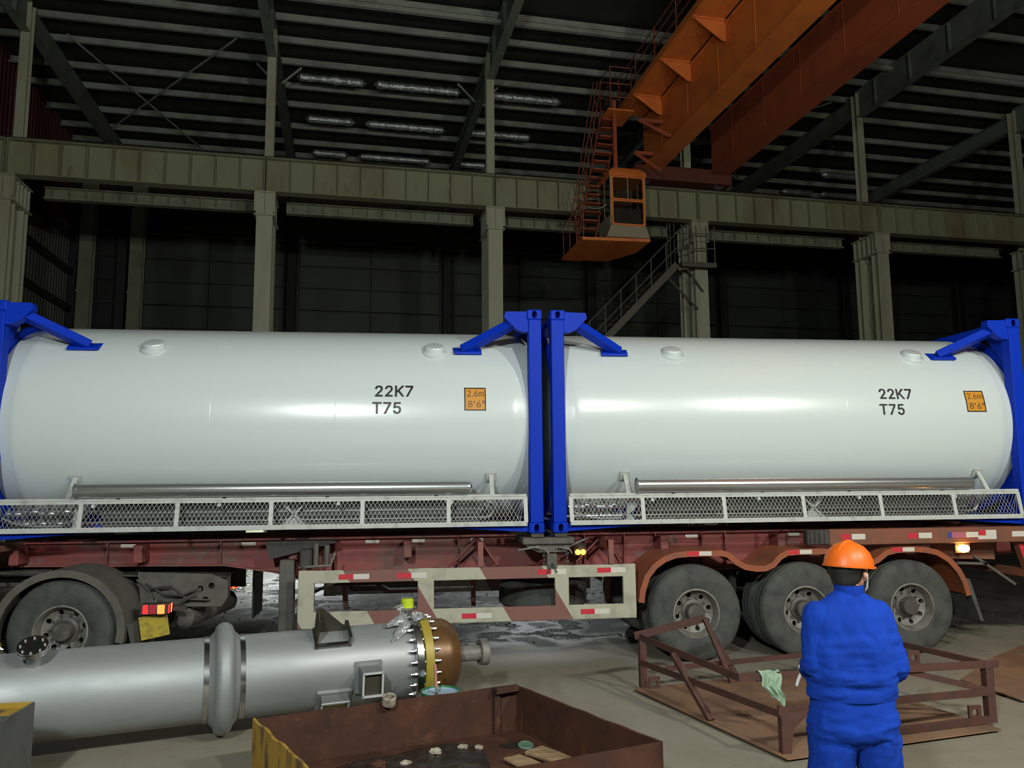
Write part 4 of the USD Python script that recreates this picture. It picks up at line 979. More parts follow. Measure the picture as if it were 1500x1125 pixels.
# ================================================================== TRACTOR UNIT (its rear end)
tc = Thing("tractor_unit", "dusty black rear end of the lorry tractor with lit tail lamps at the left edge", "lorry", base=(-5.2, TY, 0))
for y in (0.80, 1.64):
    tc.part("chassis_rail", cat(box(-9.5, -3.66, y - 0.005, y + 0.005, 0.78, 1.02), box(-9.5, -3.66, y - 0.04, y + 0.04, 0.77, 0.785), box(-9.5, -3.66, y - 0.04, y + 0.04, 1.015, 1.03)), M["dirtygrey"])
ec = man(prism([(0.55, 0.68), (1.89, 0.68), (1.89, 1.03), (0.55, 1.03)], "yz", -4.02, -3.92))
for y in (0.70, 0.84, 1.6, 1.74):
    ec = ec - man(cyl((-4.3, y, 0.92), (-3.6, y, 0.92), 0.035, 14))
tc.part("rear_crossmember", tri(ec), M["dirtygrey"])
sidep = man(prism([(-4.55, 0.72), (-3.68, 0.70), (-3.62, 0.80), (-3.62, 0.98), (-3.80, 1.06), (-4.6, 1.10)], "xz", 0.50, 0.53))
for (x, z) in ((-3.92, 0.90), (-3.80, 0.93), (-3.86, 0.78)):
    sidep = sidep - man(cyl((x, 0.3, z), (x, 0.8, z), 0.035, 14))
tc.part("side_plate", tri(sidep), M["dirtygrey"])
tc.part("deck_plate", prism([(-6.4, 1.10), (-3.65, 1.02), (-3.65, 1.035), (-6.4, 1.125)], "xz", 0.52, 1.92), M["grime"])
tc.part("fifth_wheel", cat(lathe([(0, 0), (0.46, 0), (0.46, 0.05), (0, 0.05)], 32, (-5.1, TY, 1.12), (0, 0, 1)), prism([(-4.75, 0.85), (-4.2, 1.05), (-4.2, 1.4), (-4.75, 1.6)], "xy", 1.06, 1.10)), M["grime"])
wheel(tc, -5.19, 0.03, -1, z=0.547)
wheel(tc, -5.19, 2.408, 1, z=0.547)
tc.part("axle", cyl((-5.19, 0.6, 0.547), (-5.19, 1.85, 0.547), 0.09, 16), M["grime"])
for side in (0, 1):
    Y = (lambda v: v) if side == 0 else (lambda v: 2.438 - v)
    an = np.linspace(math.radians(188), math.radians(-12), 34)
    po = np.stack([-5.19 + 0.665 * np.cos(an), 0.56 + 0.635 * np.sin(an)], 1)
    pi_ = np.stack([-5.19 + 0.645 * np.cos(an), 0.56 + 0.615 * np.sin(an)], 1)
    fd = tc.part("fender", prism(Polygon(np.vstack([po, pi_[::-1]])), "xz", *sorted((Y(-0.01), Y(0.66)))), M["dirtygrey"])
    pl = np.stack([-5.19 + 0.585 * np.cos(an), 0.56 + 0.56 * np.sin(an)], 1)
    tc.part("fender_lip", prism(Polygon(np.vstack([po, pl[::-1]])), "xz", *sorted((Y(-0.035), Y(-0.01)))), M["dirtygrey"], parent=fd)
    tc.part("fender_flap", prism([(-4.53, 0.62), (-4.46, 0.62), (-4.42, 0.30), (-4.45, 0.30)], "xz", *sorted((Y(0.02), Y(0.62)))), M["rubber"], parent=fd)
    ys = sorted((Y(0.10), Y(0.24)))
    lampn = tc.part("tail_lamp", cbox(-4.50, -4.40, ys[0], ys[1] + 0.30, 0.70, 0.84, 0.01) if False else cbox(-4.44, -4.14, *ys, 0.69, 0.805, 0.012), M["grime"], label="tail lamp box with lit red and orange panes")
    if side == 0:
        yf, yr = ys[0] - 0.004, ys[1] - 0.03
    else:
        yf, yr = ys[1] - 0.001, ys[0]
    for (x0, x1, m) in ((-4.40, -4.345, "lamp_red"), (-4.335, -4.26, "tape_red"), (-4.25, -4.175, "lamp_hot")):
        tc.part("lamp_pane", cbox(x0, x1, yf, yf + 0.005, 0.70, 0.795, 0.002), M[m], parent=lampn)
    for k, m in enumerate(("lamp_red", "tape_red", "lamp_hot")):
        q0 = ys[0] + 0.01 + 0.042 * k
        tc.part("lamp_pane", cbox(-4.141, -4.136, q0, q0 + 0.036, 0.70, 0.795, 0.002), M[m], parent=lampn)
    if side == 1:
        lamp2 = tc.part("tail_lamp", cbox(-3.93, -3.88, 1.98, 2.30, 0.69, 0.81, 0.01), M["grime"])
        for k, m in enumerate(("lamp_red", "lamp_hot")):
            tc.part("lamp_pane", cbox(-3.881, -3.86, 2.0 + 0.15 * k, 2.13 + 0.15 * k, 0.70, 0.80, 0.004), M[m], parent=lamp2)
            tc.part("lamp_pane", cbox(-3.925 + 0.028 * k, -3.90 + 0.028 * k, 1.965, 1.985, 0.70, 0.80, 0.004), M[m], parent=lamp2)
pln = tc.part("number_plate", bar((-4.44, 0.16, 0.535), (-4.17, 0.24, 0.580), 0.012, 0.25, (0.14, 0, 1), 0.004), M["yplate"], label="mud-smeared yellow number plate")
tc.part("plate_bracket", bar((-4.40, 0.22, 0.60), (-4.2, 0.28, 0.62), 0.02, 0.14), M["grime"])
tc.part("air_reservoir", lathe([(0, -0.55), (0.08, -0.54), (0.125, -0.49), (0.125, 0.49), (0.08, 0.54), (0, 0.55)], 24, (-3.98, 1.05, 0.60), (0.28, 1.0, 0.05)), M["dirtygrey"])
for (pts_) in ([(-4.5, 0.46, 0.98), (-4.3, 0.42, 0.86), (-4.1, 0.42, 0.84), (-3.95, 0.45, 0.9)], [(-4.45, 0.44, 0.92), (-4.2, 0.40, 0.95), (-4.05, 0.44, 0.80), (-3.8, 0.46, 0.78)], [(-4.35, 0.4, 0.80), (-4.15, 0.40, 0.75), (-3.95, 0.43, 0.84)], [(-4.6, 0.47, 1.02), (-4.45, 0.43, 0.90), (-4.40, 0.42, 0.82)]):
    tc.part("air_hose", pipe(pts_, 0.013, 6), M["grime"])
tc.part("lamp_bracket", box(-4.45, -4.0, 0.28, 0.31, 0.70, 0.75), M["grime"])
tc.part("side_box", cat(cbox(-7.2, -5.98, 0.12, 0.75, 0.40, 0.95, 0.02), [box(-7.1, -6.0, 0.10, 0.12, 0.45 + 0.09 * k, 0.48 + 0.09 * k) for k in range(6)]), M["grime"])
tc.part("catwalk", cat([box(-7.4, -5.6, 0.5 + 0.1 * k, 0.53 + 0.1 * k, 1.10, 1.13) for k in range(12)]), M["grime"])
tc.part("tail_flap", box(-3.60, -3.58, 1.75, 2.35, 0.35, 0.95), M["rubber"])

# ================================================================== STAINLESS VESSEL ON THE FLOOR (own frame: s along, n away from the camera)
VZ, VR = 0.462, 0.337
ve = Thing("pressure_vessel", "long stainless cylinder with bellows ring, bolted flange and ochre domed end lying on the floor", "vessel", base=(-1.5, 0, 0), frame=FV)
c0 = (0, 0, VZ)
sh = ve.part("vessel_shell", lathe([(VR - 0.02, -3.25), (VR, -3.25), (VR, -1.70), (VR - 0.02, -1.70)], 96, c0, (1, 0, 0), closed=True), M["vessel"])
ve.part("vessel_shell", lathe([(VR - 0.02, -1.44), (VR, -1.44), (VR, 0.02), (VR - 0.02, 0.02)], 96, c0, (1, 0, 0), closed=True), M["vessel"])
bell = [(VR - 0.004, -1.70), (VR + 0.004, -1.68)] + [(VR + 0.045 + 0.068 * math.sin(a) if 0 <= a <= math.pi else VR, -1.565 - 0.075 * math.cos(a)) for a in np.linspace(0, math.pi, 17)] + [(VR + 0.004, -1.45), (VR - 0.004, -1.44)]
ve.part("bellows_ring", lathe(bell, 96, c0, (1, 0, 0)), M["vessel"], smooth=60)
for s in (-1.705, -1.425):
    ve.part("polished_collar", lathe([(VR, s - 0.022), (VR + 0.008, s - 0.02), (VR + 0.008, s + 0.02), (VR, s + 0.022)], 96, c0, (1, 0, 0)), M["bright"])


def flange(T, s0, s1, r, mat_, name, nb=24, rb=None, parent=None, ri=0.0):
    p = T.part(name, lathe([(ri, s0), (r - 0.004, s0), (r, s0 + 0.004), (r, s1 - 0.004), (r - 0.004, s1), (ri, s1)], 96, c0, (1, 0, 0)), mat_, parent=parent)
    return p


f1 = flange(ve, 0.02, 0.085, 0.405, M["bright"], "bolted_flange")
f2 = flange(ve, 0.095, 0.175, 0.410, M["gasket"], "painted_flange")
for k in range(24):
    a = 2 * math.pi * (k + 0.5) / 24
    y, z = 0.378 * math.cos(a), VZ + 0.378 * math.sin(a)
    ve.part("bolt", cat(cyl((-0.035, y, z), (0.235, y, z), 0.011, 8), cyl((-0.005, y, z), (0.02, y, z), 0.02, 6), cyl((0.175, y, z), (0.20, y, z), 0.02, 6)), M["bright"], parent=f1)
dome = [(0.34, 0.175), (0.345, 0.26), (0.343, 0.33)] + [(0.12 + 0.223 * math.cos(a) ** 0.9, 0.33 + 0.17 * math.sin(a)) for a in np.linspace(0.1, math.pi / 2 - 0.02, 10)] + [(0.0, 0.502)]
dm = ve.part("domed_end", lathe(dome, 72, c0, (1, 0, 0)), M["brass"])
ve.part("end_nozzle", lathe([(0.07, 0.49), (0.075, 0.76), (0.082, 0.765), (0.082, 0.73), (0.118, 0.735), (0.118, 0.765), (0.122, 0.775), (0.122, 0.805), (0.118, 0.81), (0.05, 0.812), (0.05, 0.7)], 32, c0, (1, 0, 0)), M["rim"], parent=dm)
# nozzle with lime cap at the flange, wrapped in crumpled film
nz = ve.part("top_nozzle", cat(cyl((0.02, -0.02, VZ + 0.36), (0.02, -0.02, VZ + 0.49), 0.05, 18), cyl((0.02, -0.02, VZ + 0.455), (0.02, -0.02, VZ + 0.475), 0.085, 20)), M["bright"])
ve.part("plastic_cap", lathe([(0, 0.075), (0.050, 0.075), (0.057, 0.066), (0.057, 0.0), (0.050, 0.0)], 24, (0.02, -0.02, VZ + 0.475), (0, 0, 1)), M["lime"], parent=nz)


def crumple(o, d, L, w, seed):
    """A creased sheet of film hanging from o along d."""
    d, a, b = basis(d, (0, -1, 0.6))
    r = np.random.default_rng(seed)

    def fn(u, v):
        ww = w * (0.35 + 0.65 * np.sin(np.pi * np.clip(u * 0.85 + 0.05, 0, 1))) * (1 - 0.75 * u)
        p = np.asarray(o) + d * (u * L)[:, None] + a * ((v - 0.5) * ww)[:, None]
        return p + b * (0.035 * (meshkit.noise(np.stack([u * 7 + seed, v * 5, 0 * u], 1)) - 0.5) + 0.02 * np.abs(v - 0.5))[:, None]
    m = grid(16, 10, fn)
    n = mv(m, b * 0.003)
    return cat(m, TM(n.vertices, n.faces[:, ::-1]))


for k, (o, d, L, w) in enumerate((((0.0, -0.10, VZ + 0.40), (-1.0, -0.25, -0.30), 0.24, 0.12), ((0.0, -0.16, VZ + 0.37), (-0.9, -0.45, -0.75), 0.26, 0.13), ((0.03, -0.14, VZ + 0.42), (0.5, -0.3, -0.1), 0.14, 0.12), ((-0.02, -0.05, VZ + 0.45), (-0.6, -0.3, 0.25), 0.13, 0.12))):
    ve.part("wrapping_film", crumple(o, d, L, w, k), M["film"], parent=nz, smooth=False)
# square tube lugs
def vrad(a):                                    # a from horizontal towards the camera, upwards
    return np.array([0, -math.cos(a), math.sin(a)])


def lug(s0, s1, ang, length, w, mat_in, cut=0.0):
    d = vrad(ang)
    a, b = np.array([1.0, 0, 0]), np.cross(d, [1.0, 0, 0])
    L, hw, t = s1 - s0, w / 2, 0.012
    o = np.array([s0, 0, VZ]) + d * (VR - 0.08)
    ln = length + 0.08
    m = lambda x0, x1, y0, y1, z0, z1: place(box(x0, x1, y0, y1, z0, z1), o, a, b, d)
    outer = cat(m(0, L, -hw, -hw + t, 0, ln), m(0, L, hw - t, hw, 0, ln), m(0, t, -hw + t, hw - t, 0, ln), m(L - t, L, -hw + t, hw - t, 0, ln))
    plate = m(t, L - t, -hw + t, hw - t, 0, ln - 0.03)
    pad = m(-0.03, L + 0.03, -hw - 0.03, hw + 0.03, 0.045, 0.088)
    rim_ = cat(m(-0.004, L + 0.004, -hw - 0.004, -hw + t + 0.002, ln - 0.006, ln + 0.002), m(-0.004, L + 0.004, hw - t - 0.002, hw + 0.004, ln - 0.006, ln + 0.002), m(-0.004, t, -hw, hw, ln - 0.006, ln + 0.002), m(L - t, L + 0.004, -hw, hw, ln - 0.006, ln + 0.002))
    p = ve.part("support_lug", outer, M["dullsteel"])
    ve.part("lug_end_plate", plate, mat_in, parent=p)
    ve.part("lug_pad", pad, M["vessel"], parent=p)
    ve.part("lug_rim", rim_, M["rimlight"], parent=p)


lug(-0.49, -0.32, math.radians(-6), 0.20, 0.20, M["olivedark"])
lug(-0.80, -0.57, math.radians(-40), 0.09, 0.17, M["gasket"])
# open angled saddle on top
d = vrad(math.radians(62))
o = np.array([-0.82, 0, VZ]) + d * (VR - 0.06)
b = np.cross(d, [1.0, 0, 0])
pl = lambda x0, x1, y0, y1, z0, z1: place(box(x0, x1, y0, y1, z0, z1), o, np.array([1.0, 0, 0]), b, d)
R = np.stack([np.array([1.0, 0, 0]), b, d], 1)
wedge = prism([(0.0, 0.0), (0.25, 0.0), (0.25, 0.10), (0.22, 0.12), (0.04, 0.30), (0.0, 0.30)], "xz", 0.07, 0.085)
wv = np.asarray(wedge.vertices) @ R.T + o
ts_ = ve.part("top_saddle", cat(TM(wv, wedge.faces), pl(-0.012, 0.0, -0.10, 0.085, 0.0, 0.30), pl(0.0, 0.012, -0.02, 0.085, 0.0, 0.29)), M["olivedark"])
ve.part("saddle_pad", cat(pl(-0.03, 0.28, -0.13, -0.10, 0.035, 0.075), pl(-0.03, 0.0, -0.13, 0.10, 0.035, 0.075), pl(0.25, 0.28, -0.13, 0.10, 0.035, 0.14)), M["bright"], parent=ts_)
# side nozzle with blind flange near the left end
d = vrad(math.radians(58))
o = np.array([-2.93, 0, VZ]) + d * VR
sn = ve.part("side_nozzle", lathe([(0.060, -0.05), (0.050, 0.0), (0.050, 0.13), (0.055, 0.135)], 28, o, d), M["vessel"])
ve.part("blind_flange", cat(lathe([(0, 0.13), (0.102, 0.13), (0.105, 0.134), (0.105, 0.150), (0.102, 0.154), (0.105, 0.158), (0.105, 0.176), (0.102, 0.18), (0, 0.18)], 36, o, d)), M["bright"], parent=sn)
e1, e2, e3 = basis(d)
for k in range(8):
    a = k * math.pi / 4
    q = o + (e2 * math.cos(a) + e3 * math.sin(a)) * 0.088
    ve.part("bolt", cyl(q - (q - o) * 0.09 + d * 0.118, q - (q - o) * 0.09 + d * 0.196, 0.010, 6), M["bright"], parent=sn)
f3 = flange(ve, -3.33, -3.25, 0.405, M["bright"], "bolted_flange")
flange(ve, -3.42, -3.34, 0.410, M["gasket"], "painted_flange")
for k in range(24):
    a = 2 * math.pi * (k + 0.5) / 24
    y, z = 0.378 * math.cos(a), VZ + 0.378 * math.sin(a)
    ve.part("bolt", cat(cyl((-3.46, y, z), (-3.19, y, z), 0.011, 8), cyl((-3.25, y, z), (-3.222, y, z), 0.02, 6)), M["bright"], parent=f3)
ve.part("domed_end", lathe([(0, -3.72), (0.2, -3.68), (0.32, -3.57), (0.345, -3.45), (0.34, -3.42)], 64, c0, (1, 0, 0)), M["brass"])
solo("lifting_strap", cat(*[bar(p, q, 0.06, 0.012) for p, q in zip([(-3.38, -0.425, 0.60), (-3.33, -0.32, 0.78), (-3.28, -0.12, 0.89), (-3.25, 0.12, 0.895)], [(-3.33, -0.32, 0.78), (-3.28, -0.12, 0.89), (-3.25, 0.12, 0.895), (-3.25, 0.32, 0.74)])]), M["strap"],
     "yellow webbing strap over the left end of the stainless vessel", "strap", base=(-3.3, 0, 0.89), frame=FV)
for s, lab in ((-3.05, "bearing timber under the left part of the stainless vessel"), (-0.2, "bearing timber under the flanged end of the stainless vessel")):
    solo("bearing_timber", cat(cbox(s - 0.06, s + 0.06, -0.30, 0.30, 0.0, 0.120, 0.008), prism([(-0.30, 0.120), (-0.18, 0.120), (-0.30, 0.18)], "yz", s - 0.06, s + 0.06)), M["timber"], lab, "timber", base=(s, 0, 0), frame=FV)

# ================================================================== RUSTY TRAY, BUCKET, BIN
C, Lc, Rc = np.array([-0.65, -2.10]), np.array([-2.665, -2.72]), np.array([0.115, -3.64])
Fc = Lc + Rc - C
TH = 0.385
ty = Thing("steel_tray", "big open rusty steel tray with tall sides in the foreground", "tray", base=(-1.3, -3.1, 0))


def wall(a, b, z0, z1, t, wav=0.0, n=24, seed=0):
    """A plate standing on the line a-b with a ragged top edge."""
    a, b = np.asarray(a, float), np.asarray(b, float)
    d = (b - a) / np.linalg.norm(b - a)
    nn = np.array([-d[1], d[0]]) * t / 2
    r = np.random.default_rng(seed)
    u = np.linspace(0, 1, n + 1)
    top = z1 + wav * (meshkit.noise(np.stack([u * 9 + seed * 3.1, 0 * u, 0 * u], 1)) - 0.5)
    p = a + (b - a) * u[:, None]
    v, f = [], []
    for s in (-1, 1):
        v += [np.column_stack([p + s * nn, np.full(n + 1, z0)]), np.column_stack([p + s * nn, top])]
    v = np.vstack(v)
    N_ = n + 1
    for i in range(n):
        for (A, B) in ((0, N_), (3 * N_, 2 * N_), (N_, 3 * N_), (2 * N_, 0)):
            f += [[A + i, A + i + 1, B + i + 1], [A + i, B + i + 1, B + i]]
    for i in (0, n):
        f += [[i, N_ + i, 3 * N_ + i], [i, 3 * N_ + i, 2 * N_ + i]]
    m = TM(v, f)
    m.fix_normals()
    return m


w1 = ty.part("back_side", wall(Lc, C, 0.0, TH, 0.02, 0.012, seed=1), M["rust"])
ty.part("right_side", wall(C, Rc, 0.0, TH, 0.02, 0.010, seed=2), M["rust"])
ty.part("left_side", wall(Lc, Fc, 0.0, TH, 0.02, 0.03, seed=3), M["yellowflake"], label="left side with flaking yellow paint")
ty.part("front_side", wall(Fc, Rc, 0.0, TH, 0.02, 0.01, seed=4), M["rust"])
ty.part("bottom_plate", prism([tuple(Lc), tuple(C), tuple(Rc), tuple(Fc)], "xy", 0.005, 0.03), M["rust"])
u, v = (Lc - C) / np.linalg.norm(Lc - C), (Rc - C) / np.linalg.norm(Rc - C)
q = C + u * 0.10 + v * 0.02
cb = ty.part("corner_bracket", cat(prism([tuple(C + u * 0.01 + v * 0.01), tuple(C + u * 0.23 + v * 0.01), tuple(C + u * 0.23 + v * 0.09), tuple(C + u * 0.02 + v * 0.07)], "xy", TH - 0.03, TH + 0.012)), M["rust"])
ty.part("bracket_leg", cat(bar((*(C + u * 0.20 + v * 0.04), 0.03), (*(C + u * 0.20 + v * 0.04), TH - 0.03), 0.012, 0.05, (*u, 0)), bar((*(C + u * 0.03 + v * 0.10), 0.03), (*(C + u * 0.02 + v * 0.10), 0.20), 0.014, 0.03, (*v, 0))), M["rust"], parent=cb)


def blob(poly, z0, h, seed, mat_, name, lab, cat_, n=110):
    """A low irregular puddle or heap over the outline."""
    g = Polygon(poly).buffer(-0.03).buffer(0.03)
    mnx, mny, mxx, mxy = g.bounds
    X, Y = np.meshgrid(np.linspace(mnx, mxx, n), np.linspace(mny, mxy, n), indexing="ij")
    import shapely
    P2 = shapely.points(X.ravel(), Y.ravel())
    ins = shapely.contains(g, P2).reshape(n, n)
    dist = shapely.distance(P2, g.boundary).reshape(n, n)
    H = z0 + h * (1 - np.exp(-dist / 0.04)) * (0.4 + 1.0 * meshkit.fbm(np.stack([X * 9, Y * 9, 0 * X + seed], -1), 4))
    v = np.stack([X, Y, np.where(ins, H, z0)], -1).reshape(-1, 3)
    f = []
    for i in range(n - 1):
        for j in range(n - 1):
            if ins[i:i + 2, j:j + 2].any():
                a = i * n + j
                f += [[a, a + n, a + n + 1], [a, a + n + 1, a + 1]]
    m = TM(v, f)
    m.remove_unreferenced_vertices()
    solo(name, m, mat_, lab, cat_, base=(float(X.mean()), float(Y.mean()), z0), kind="stuff" if name != "sludge" else "stuff", smooth=True)


blob([(-2.15, -2.85), (-1.92, -2.66), (-1.62, -2.56), (-1.42, -2.42), (-1.2, -2.36), (-1.02, -2.40), (-0.96, -2.65), (-0.95, -3.0), (-1.1, -3.4), (-1.9, -3.8)], 0.030, 0.022, 3, M["sludge"], "sludge", "wet black sludge pooled in the middle of the rusty tray", "sludge")
ap = lambda al, be: tuple(C + u * al + v * be)
for k, (p, q, w, h, z, lab) in enumerate((((-0.40, -2.36), (-0.02, -3.10), 0.15, 0.035, 0.032, "longest pale plank lying along the right side inside the rusty tray"),
                                          ((-0.60, -2.68), (-0.22, -3.30), 0.17, 0.035, 0.032, "worn yellowish plank lying second from the tray's right side"),
                                          ((-0.78, -2.80), (-0.50, -3.35), 0.15, 0.030, 0.032, "short broken plank nearest the sludge in the rusty tray"))):
    p, q = np.array(p), np.array(q)
    m = bar((*p, z + h / 2 + 0.004), (*q, z + h / 2 + 0.03), w, h, (0, 0, 1), 0.010)
    m = m.subdivide().subdivide()
    vv = np.asarray(m.vertices)
    m = TM(vv + 0.012 * (meshkit.noise(vv * 22 + k)[:, None] - 0.5), m.faces)
    solo("plank", m, M["plank"], lab, "plank", base=(*p, 0.03))
for k, (al, be, r, lab) in enumerate(((0.86, 0.30, 0.050, "pale crumpled scrap at the back left edge of the sludge"), (1.15, 0.42, 0.045, "white scrap by the tray's back side, left of the other scraps"), (0.62, 0.26, 0.040, "small pale chip against the tray's back side above the sludge"), (0.52, 0.32, 0.035, "smallest pale chip right of the sludge's top"), (1.35, 0.40, 0.06, "rusty offcut leaning on the tray's back side"))):
    p = C + u * al + v * be
    b0 = trimesh.creation.icosphere(2, 1.0)
    vv = np.asarray(b0.vertices)
    vv = vv * (0.55 + 0.9 * meshkit.fbm(vv * 1.7 + k * 5, 3))[:, None] * np.array([r, r * 0.75, r * 0.5])
    vv[:, 2] -= vv[:, 2].min()
    solo("scrap", TM(vv + [*p, 0.030], b0.faces), M["debris"] if k < 4 else M["rust"], lab, "scrap", base=(*p, 0.03), smooth=False)
p = C + u * 0.18 + v * 0.42
solo("bottle_cap", lathe([(0, 0.004), (0.050, 0.004), (0.056, 0.012), (0.060, 0.0), (0.064, 0.014), (0.056, 0.022), (0.045, 0.014), (0, 0.012)], 28, (*p, 0.03), (0.05, -0.15, 1)), M["teal"], "green round lid lying in the back corner of the rusty tray", "lid", base=(*p, 0.03))
p2 = C + u * 0.26 + v * 0.36
blob([tuple(p2 + np.array([0.10 * math.cos(a) * (1 + 0.25 * math.sin(3 * a)), 0.07 * math.sin(a)])) for a in np.linspace(0, 6.1, 14)], 0.031, 0.006, 8, M["sludge"], "oil_spot", "dark oil spot beside the green lid in the tray", "oil spot", n=40)

BX, BY, BH = -1.286, -1.975, 0.335
bk = Thing("paint_bucket", "green pail of pale blue paint in front of the vessel's flange", "bucket", base=(BX, BY, 0))
bk.part("pail", lathe([(0, 0.004), (0.125, 0.004), (0.13, 0.0), (0.160, BH - 0.015), (0.166, BH - 0.01), (0.166, BH), (0.157, BH), (0.154, BH - 0.012), (0.122, 0.012), (0, 0.012)], 40, (BX, BY, 0), (0, 0, 1)), M["bucket"])
bk.part("paint", lathe([(0, BH - 0.025), (0.14, BH - 0.025), (0.152, BH - 0.02), (0.153, BH - 0.014)], 40, (BX, BY, 0), (0, 0, 1)), M["paintliq"])
bk.part("wire_handle", pipe([(BX + 0.165 * math.cos(a), BY - 0.05 * math.sin(a), BH - 0.025 - 0.12 * math.sin(a)) for a in np.linspace(0, math.pi, 14)], 0.004, 6), M["rim"])
br = Thing("paint_brush", "paint brush with pink wooden handle standing in the pail", "brush", base=(BX - 0.03, BY, BH - 0.02))
br.part("handle", lathe([(0, 0.19), (0.011, 0.185), (0.015, 0.14), (0.011, 0.05), (0.017, 0.0), (0, 0.0)], 12, (BX - 0.035, BY, BH + 0.03), (-0.05, 0.02, 1)), M["brush"])
br.part("ferrule", bar((BX - 0.033, BY, BH - 0.012), (BX - 0.035, BY, BH + 0.032), 0.045, 0.018), M["rim"])
br.part("bristles", bar((BX - 0.03, BY, BH - 0.05), (BX - 0.033, BY, BH - 0.012), 0.05, 0.02), M["hair"])
solo("pipe_stub", lathe([(0.035, 0), (0.055, 0), (0.055, 0.06), (0.035, 0.06)], 24, (-1.70, -2.46, TH - 0.005), (0.1, -0.35, 1), closed=True), M["debris"], "short pale pipe stub resting on the back rim of the rusty tray", "pipe", base=(-1.70, -2.46, TH))

bn = Thing("steel_bin", "dark grey sheet steel bin at the bottom left corner of the picture", "bin", base=(-4.55, -3.2, 0))
bx0, bx1, by0, by1, bz = -5.0, -4.075, -3.45, -2.93, 0.625
bn.part("bin_wall", cbox(bx0, bx1, by0, by0 + 0.015, 0, bz - 0.006, 0.004), M["boxgrey"])
bn.part("bin_wall", cbox(bx1 - 0.015, bx1, by0 + 0.015, by1 - 0.015, 0, bz, 0.004), M["boxgrey"])
bn.part("bin_wall", cbox(bx0, bx0 + 0.015, by0 + 0.015, by1 - 0.015, 0, bz, 0.004), M["boxgrey"])
bn.part("bin_wall", cbox(bx0, bx1 - 0.015, by1 - 0.015, by1, 0, bz - 0.004, 0.004), M["yellowflake"], label="back wall with worn yellow inside")
bn.part("bin_floor", box(bx0 + 0.015, bx1 - 0.015, by0 + 0.015, by1 - 0.015, 0.0, 0.02), M["boxgrey"])
bn.part("rusty_scrap_sheet", cbox(bx0 + 0.02, bx1 - 0.03, by1 - 0.20, by1 - 0.02, bz - 0.06, bz - 0.035, 0.006), M["yellowflake"], label="rusty yellow sheet inside the bin")
cu = np.array([(by0 + 0.03, 0.40), (by0 + 0.06, 0.50), (by0 + 0.12, 0.57), (by0 + 0.20, 0.605), (by0 + 0.28, 0.60), (by0 + 0.34, 0.575)])
bn.part("curled_sheet", prism(Polygon(np.vstack([cu, cu[::-1] - [0, 0.008]])).buffer(0), "yz", bx0 + 0.02, bx1 - 0.06), M["boxgrey"])

# ================================================================== RACK ON A RUSTY SHEET
solo("rusty_sheet", prism([(0.66, -1.04), (1.25, -3.07), (3.30, -2.68), (2.80, -0.55)], "xy", 0.02, 0.032), M["rustsheet"], "tan rusty steel sheet on the floor under the brown frame", "steel sheet", base=(2.0, -1.8, 0.02))
solo("rusty_sheet", prism([(4.05, -1.20), (4.10, -1.95), (6.4, -1.9), (6.3, 0.4), (5.1, -0.35)], "xy", 0.02, 0.034), M["rustsheet"], "second rusty sheet on the floor at the right edge of the picture", "steel sheet", base=(5, -1, 0.02))
for (pts_, z, lab) in ((((0.9, -1.2), (2.6, -0.8)), 0.0, "thin batten under the far edge of the rusty sheet below the frame"), (((1.4, -2.8), (3.0, -2.5)), 0.0, "thin batten under the near edge of the rusty sheet below the frame"), (((4.4, -1.4), (6.0, -1.3)), 0.0, "thin batten under the second rusty sheet at the right")):
    solo("batten", bar((*pts_[0], 0.01), (*pts_[1], 0.01), 0.05, 0.02), M["timber"], lab, "batten", base=(*pts_[0], 0))
rk = Thing("storage_rack", "bent red-brown angle iron frame standing on the rusty sheet", "frame", base=(1.9, -1.9, 0.032))
ZS = 0.032
PL, PF, PR, PB_ = (0.73, -1.03), (1.26, -2.98), (3.32, -2.53), (2.85, -0.75)


def ang_bar(a, b, w=0.06, t=0.008, up=(0, 0, 1)):
    return angle(a, b, w, t, up)


rk.part("post", ang_bar((*PL, ZS), (*PL, 0.56), 0.07), M["rustframe"])
rk.part("post", ang_bar((*PF, ZS), (*PF, 0.375), 0.065), M["rustframe"])
rk.part("post", ang_bar((*PR, ZS), (*PR, 0.53), 0.07), M["rustframe"])
rk.part("post", ang_bar((*PB_, ZS), (*PB_, 0.50), 0.06), M["rustframe"])
rk.part("top_rail", bar((PL[0] - 0.05, PL[1], 0.535), (1.46, -0.92, 0.665), 0.012, 0.075), M["rustframe"])
rk.part("leaning_strut", bar((1.45, -0.93, 0.67), (1.70, -0.98, ZS), 0.05, 0.045, (1, 0, 0)), M["rustframe"])
rk.part("leaning_strut", bar((1.53, -0.88, 0.52), (1.82, -0.85, ZS), 0.06, 0.05, (1, 0, 0)), M["rustframe"])
BENT = (1.17, -2.42, 0.455)
rk.part("top_rail", bar((PL[0], PL[1] - 0.02, 0.53), BENT, 0.012, 0.06), M["rustframe"])
rk.part("cross_bar", bar(BENT, (PR[0] + 0.12, PR[1], 0.512), 0.014, 0.062), M["rustframe"])
rk.part("bottom_rail", bar((*PL, 0.28), (PF[0], PF[1], 0.32), 0.014, 0.055), M["rustframe"])
rk.part("middle_post", bar((0.885, -1.60, 0.475), (1.03, -2.13, ZS), 0.05, 0.055, (1, 0, 0)), M["rustframe"])
rk.part("front_rail", bar((PF[0] - 0.02, PF[1], 0.345), (PR[0], PR[1], 0.285), 0.014, 0.06), M["rustframe"])
rk.part("end_plate", prism([(PF[0] + 0.01, 0.33), (PF[0] + 0.26, 0.34), (PF[0] + 0.10, 0.21), (PF[0] + 0.07, ZS), (PF[0] + 0.01, ZS)], "xz", PF[1] + 0.005, PF[1] + 0.015), M["rustframe"])
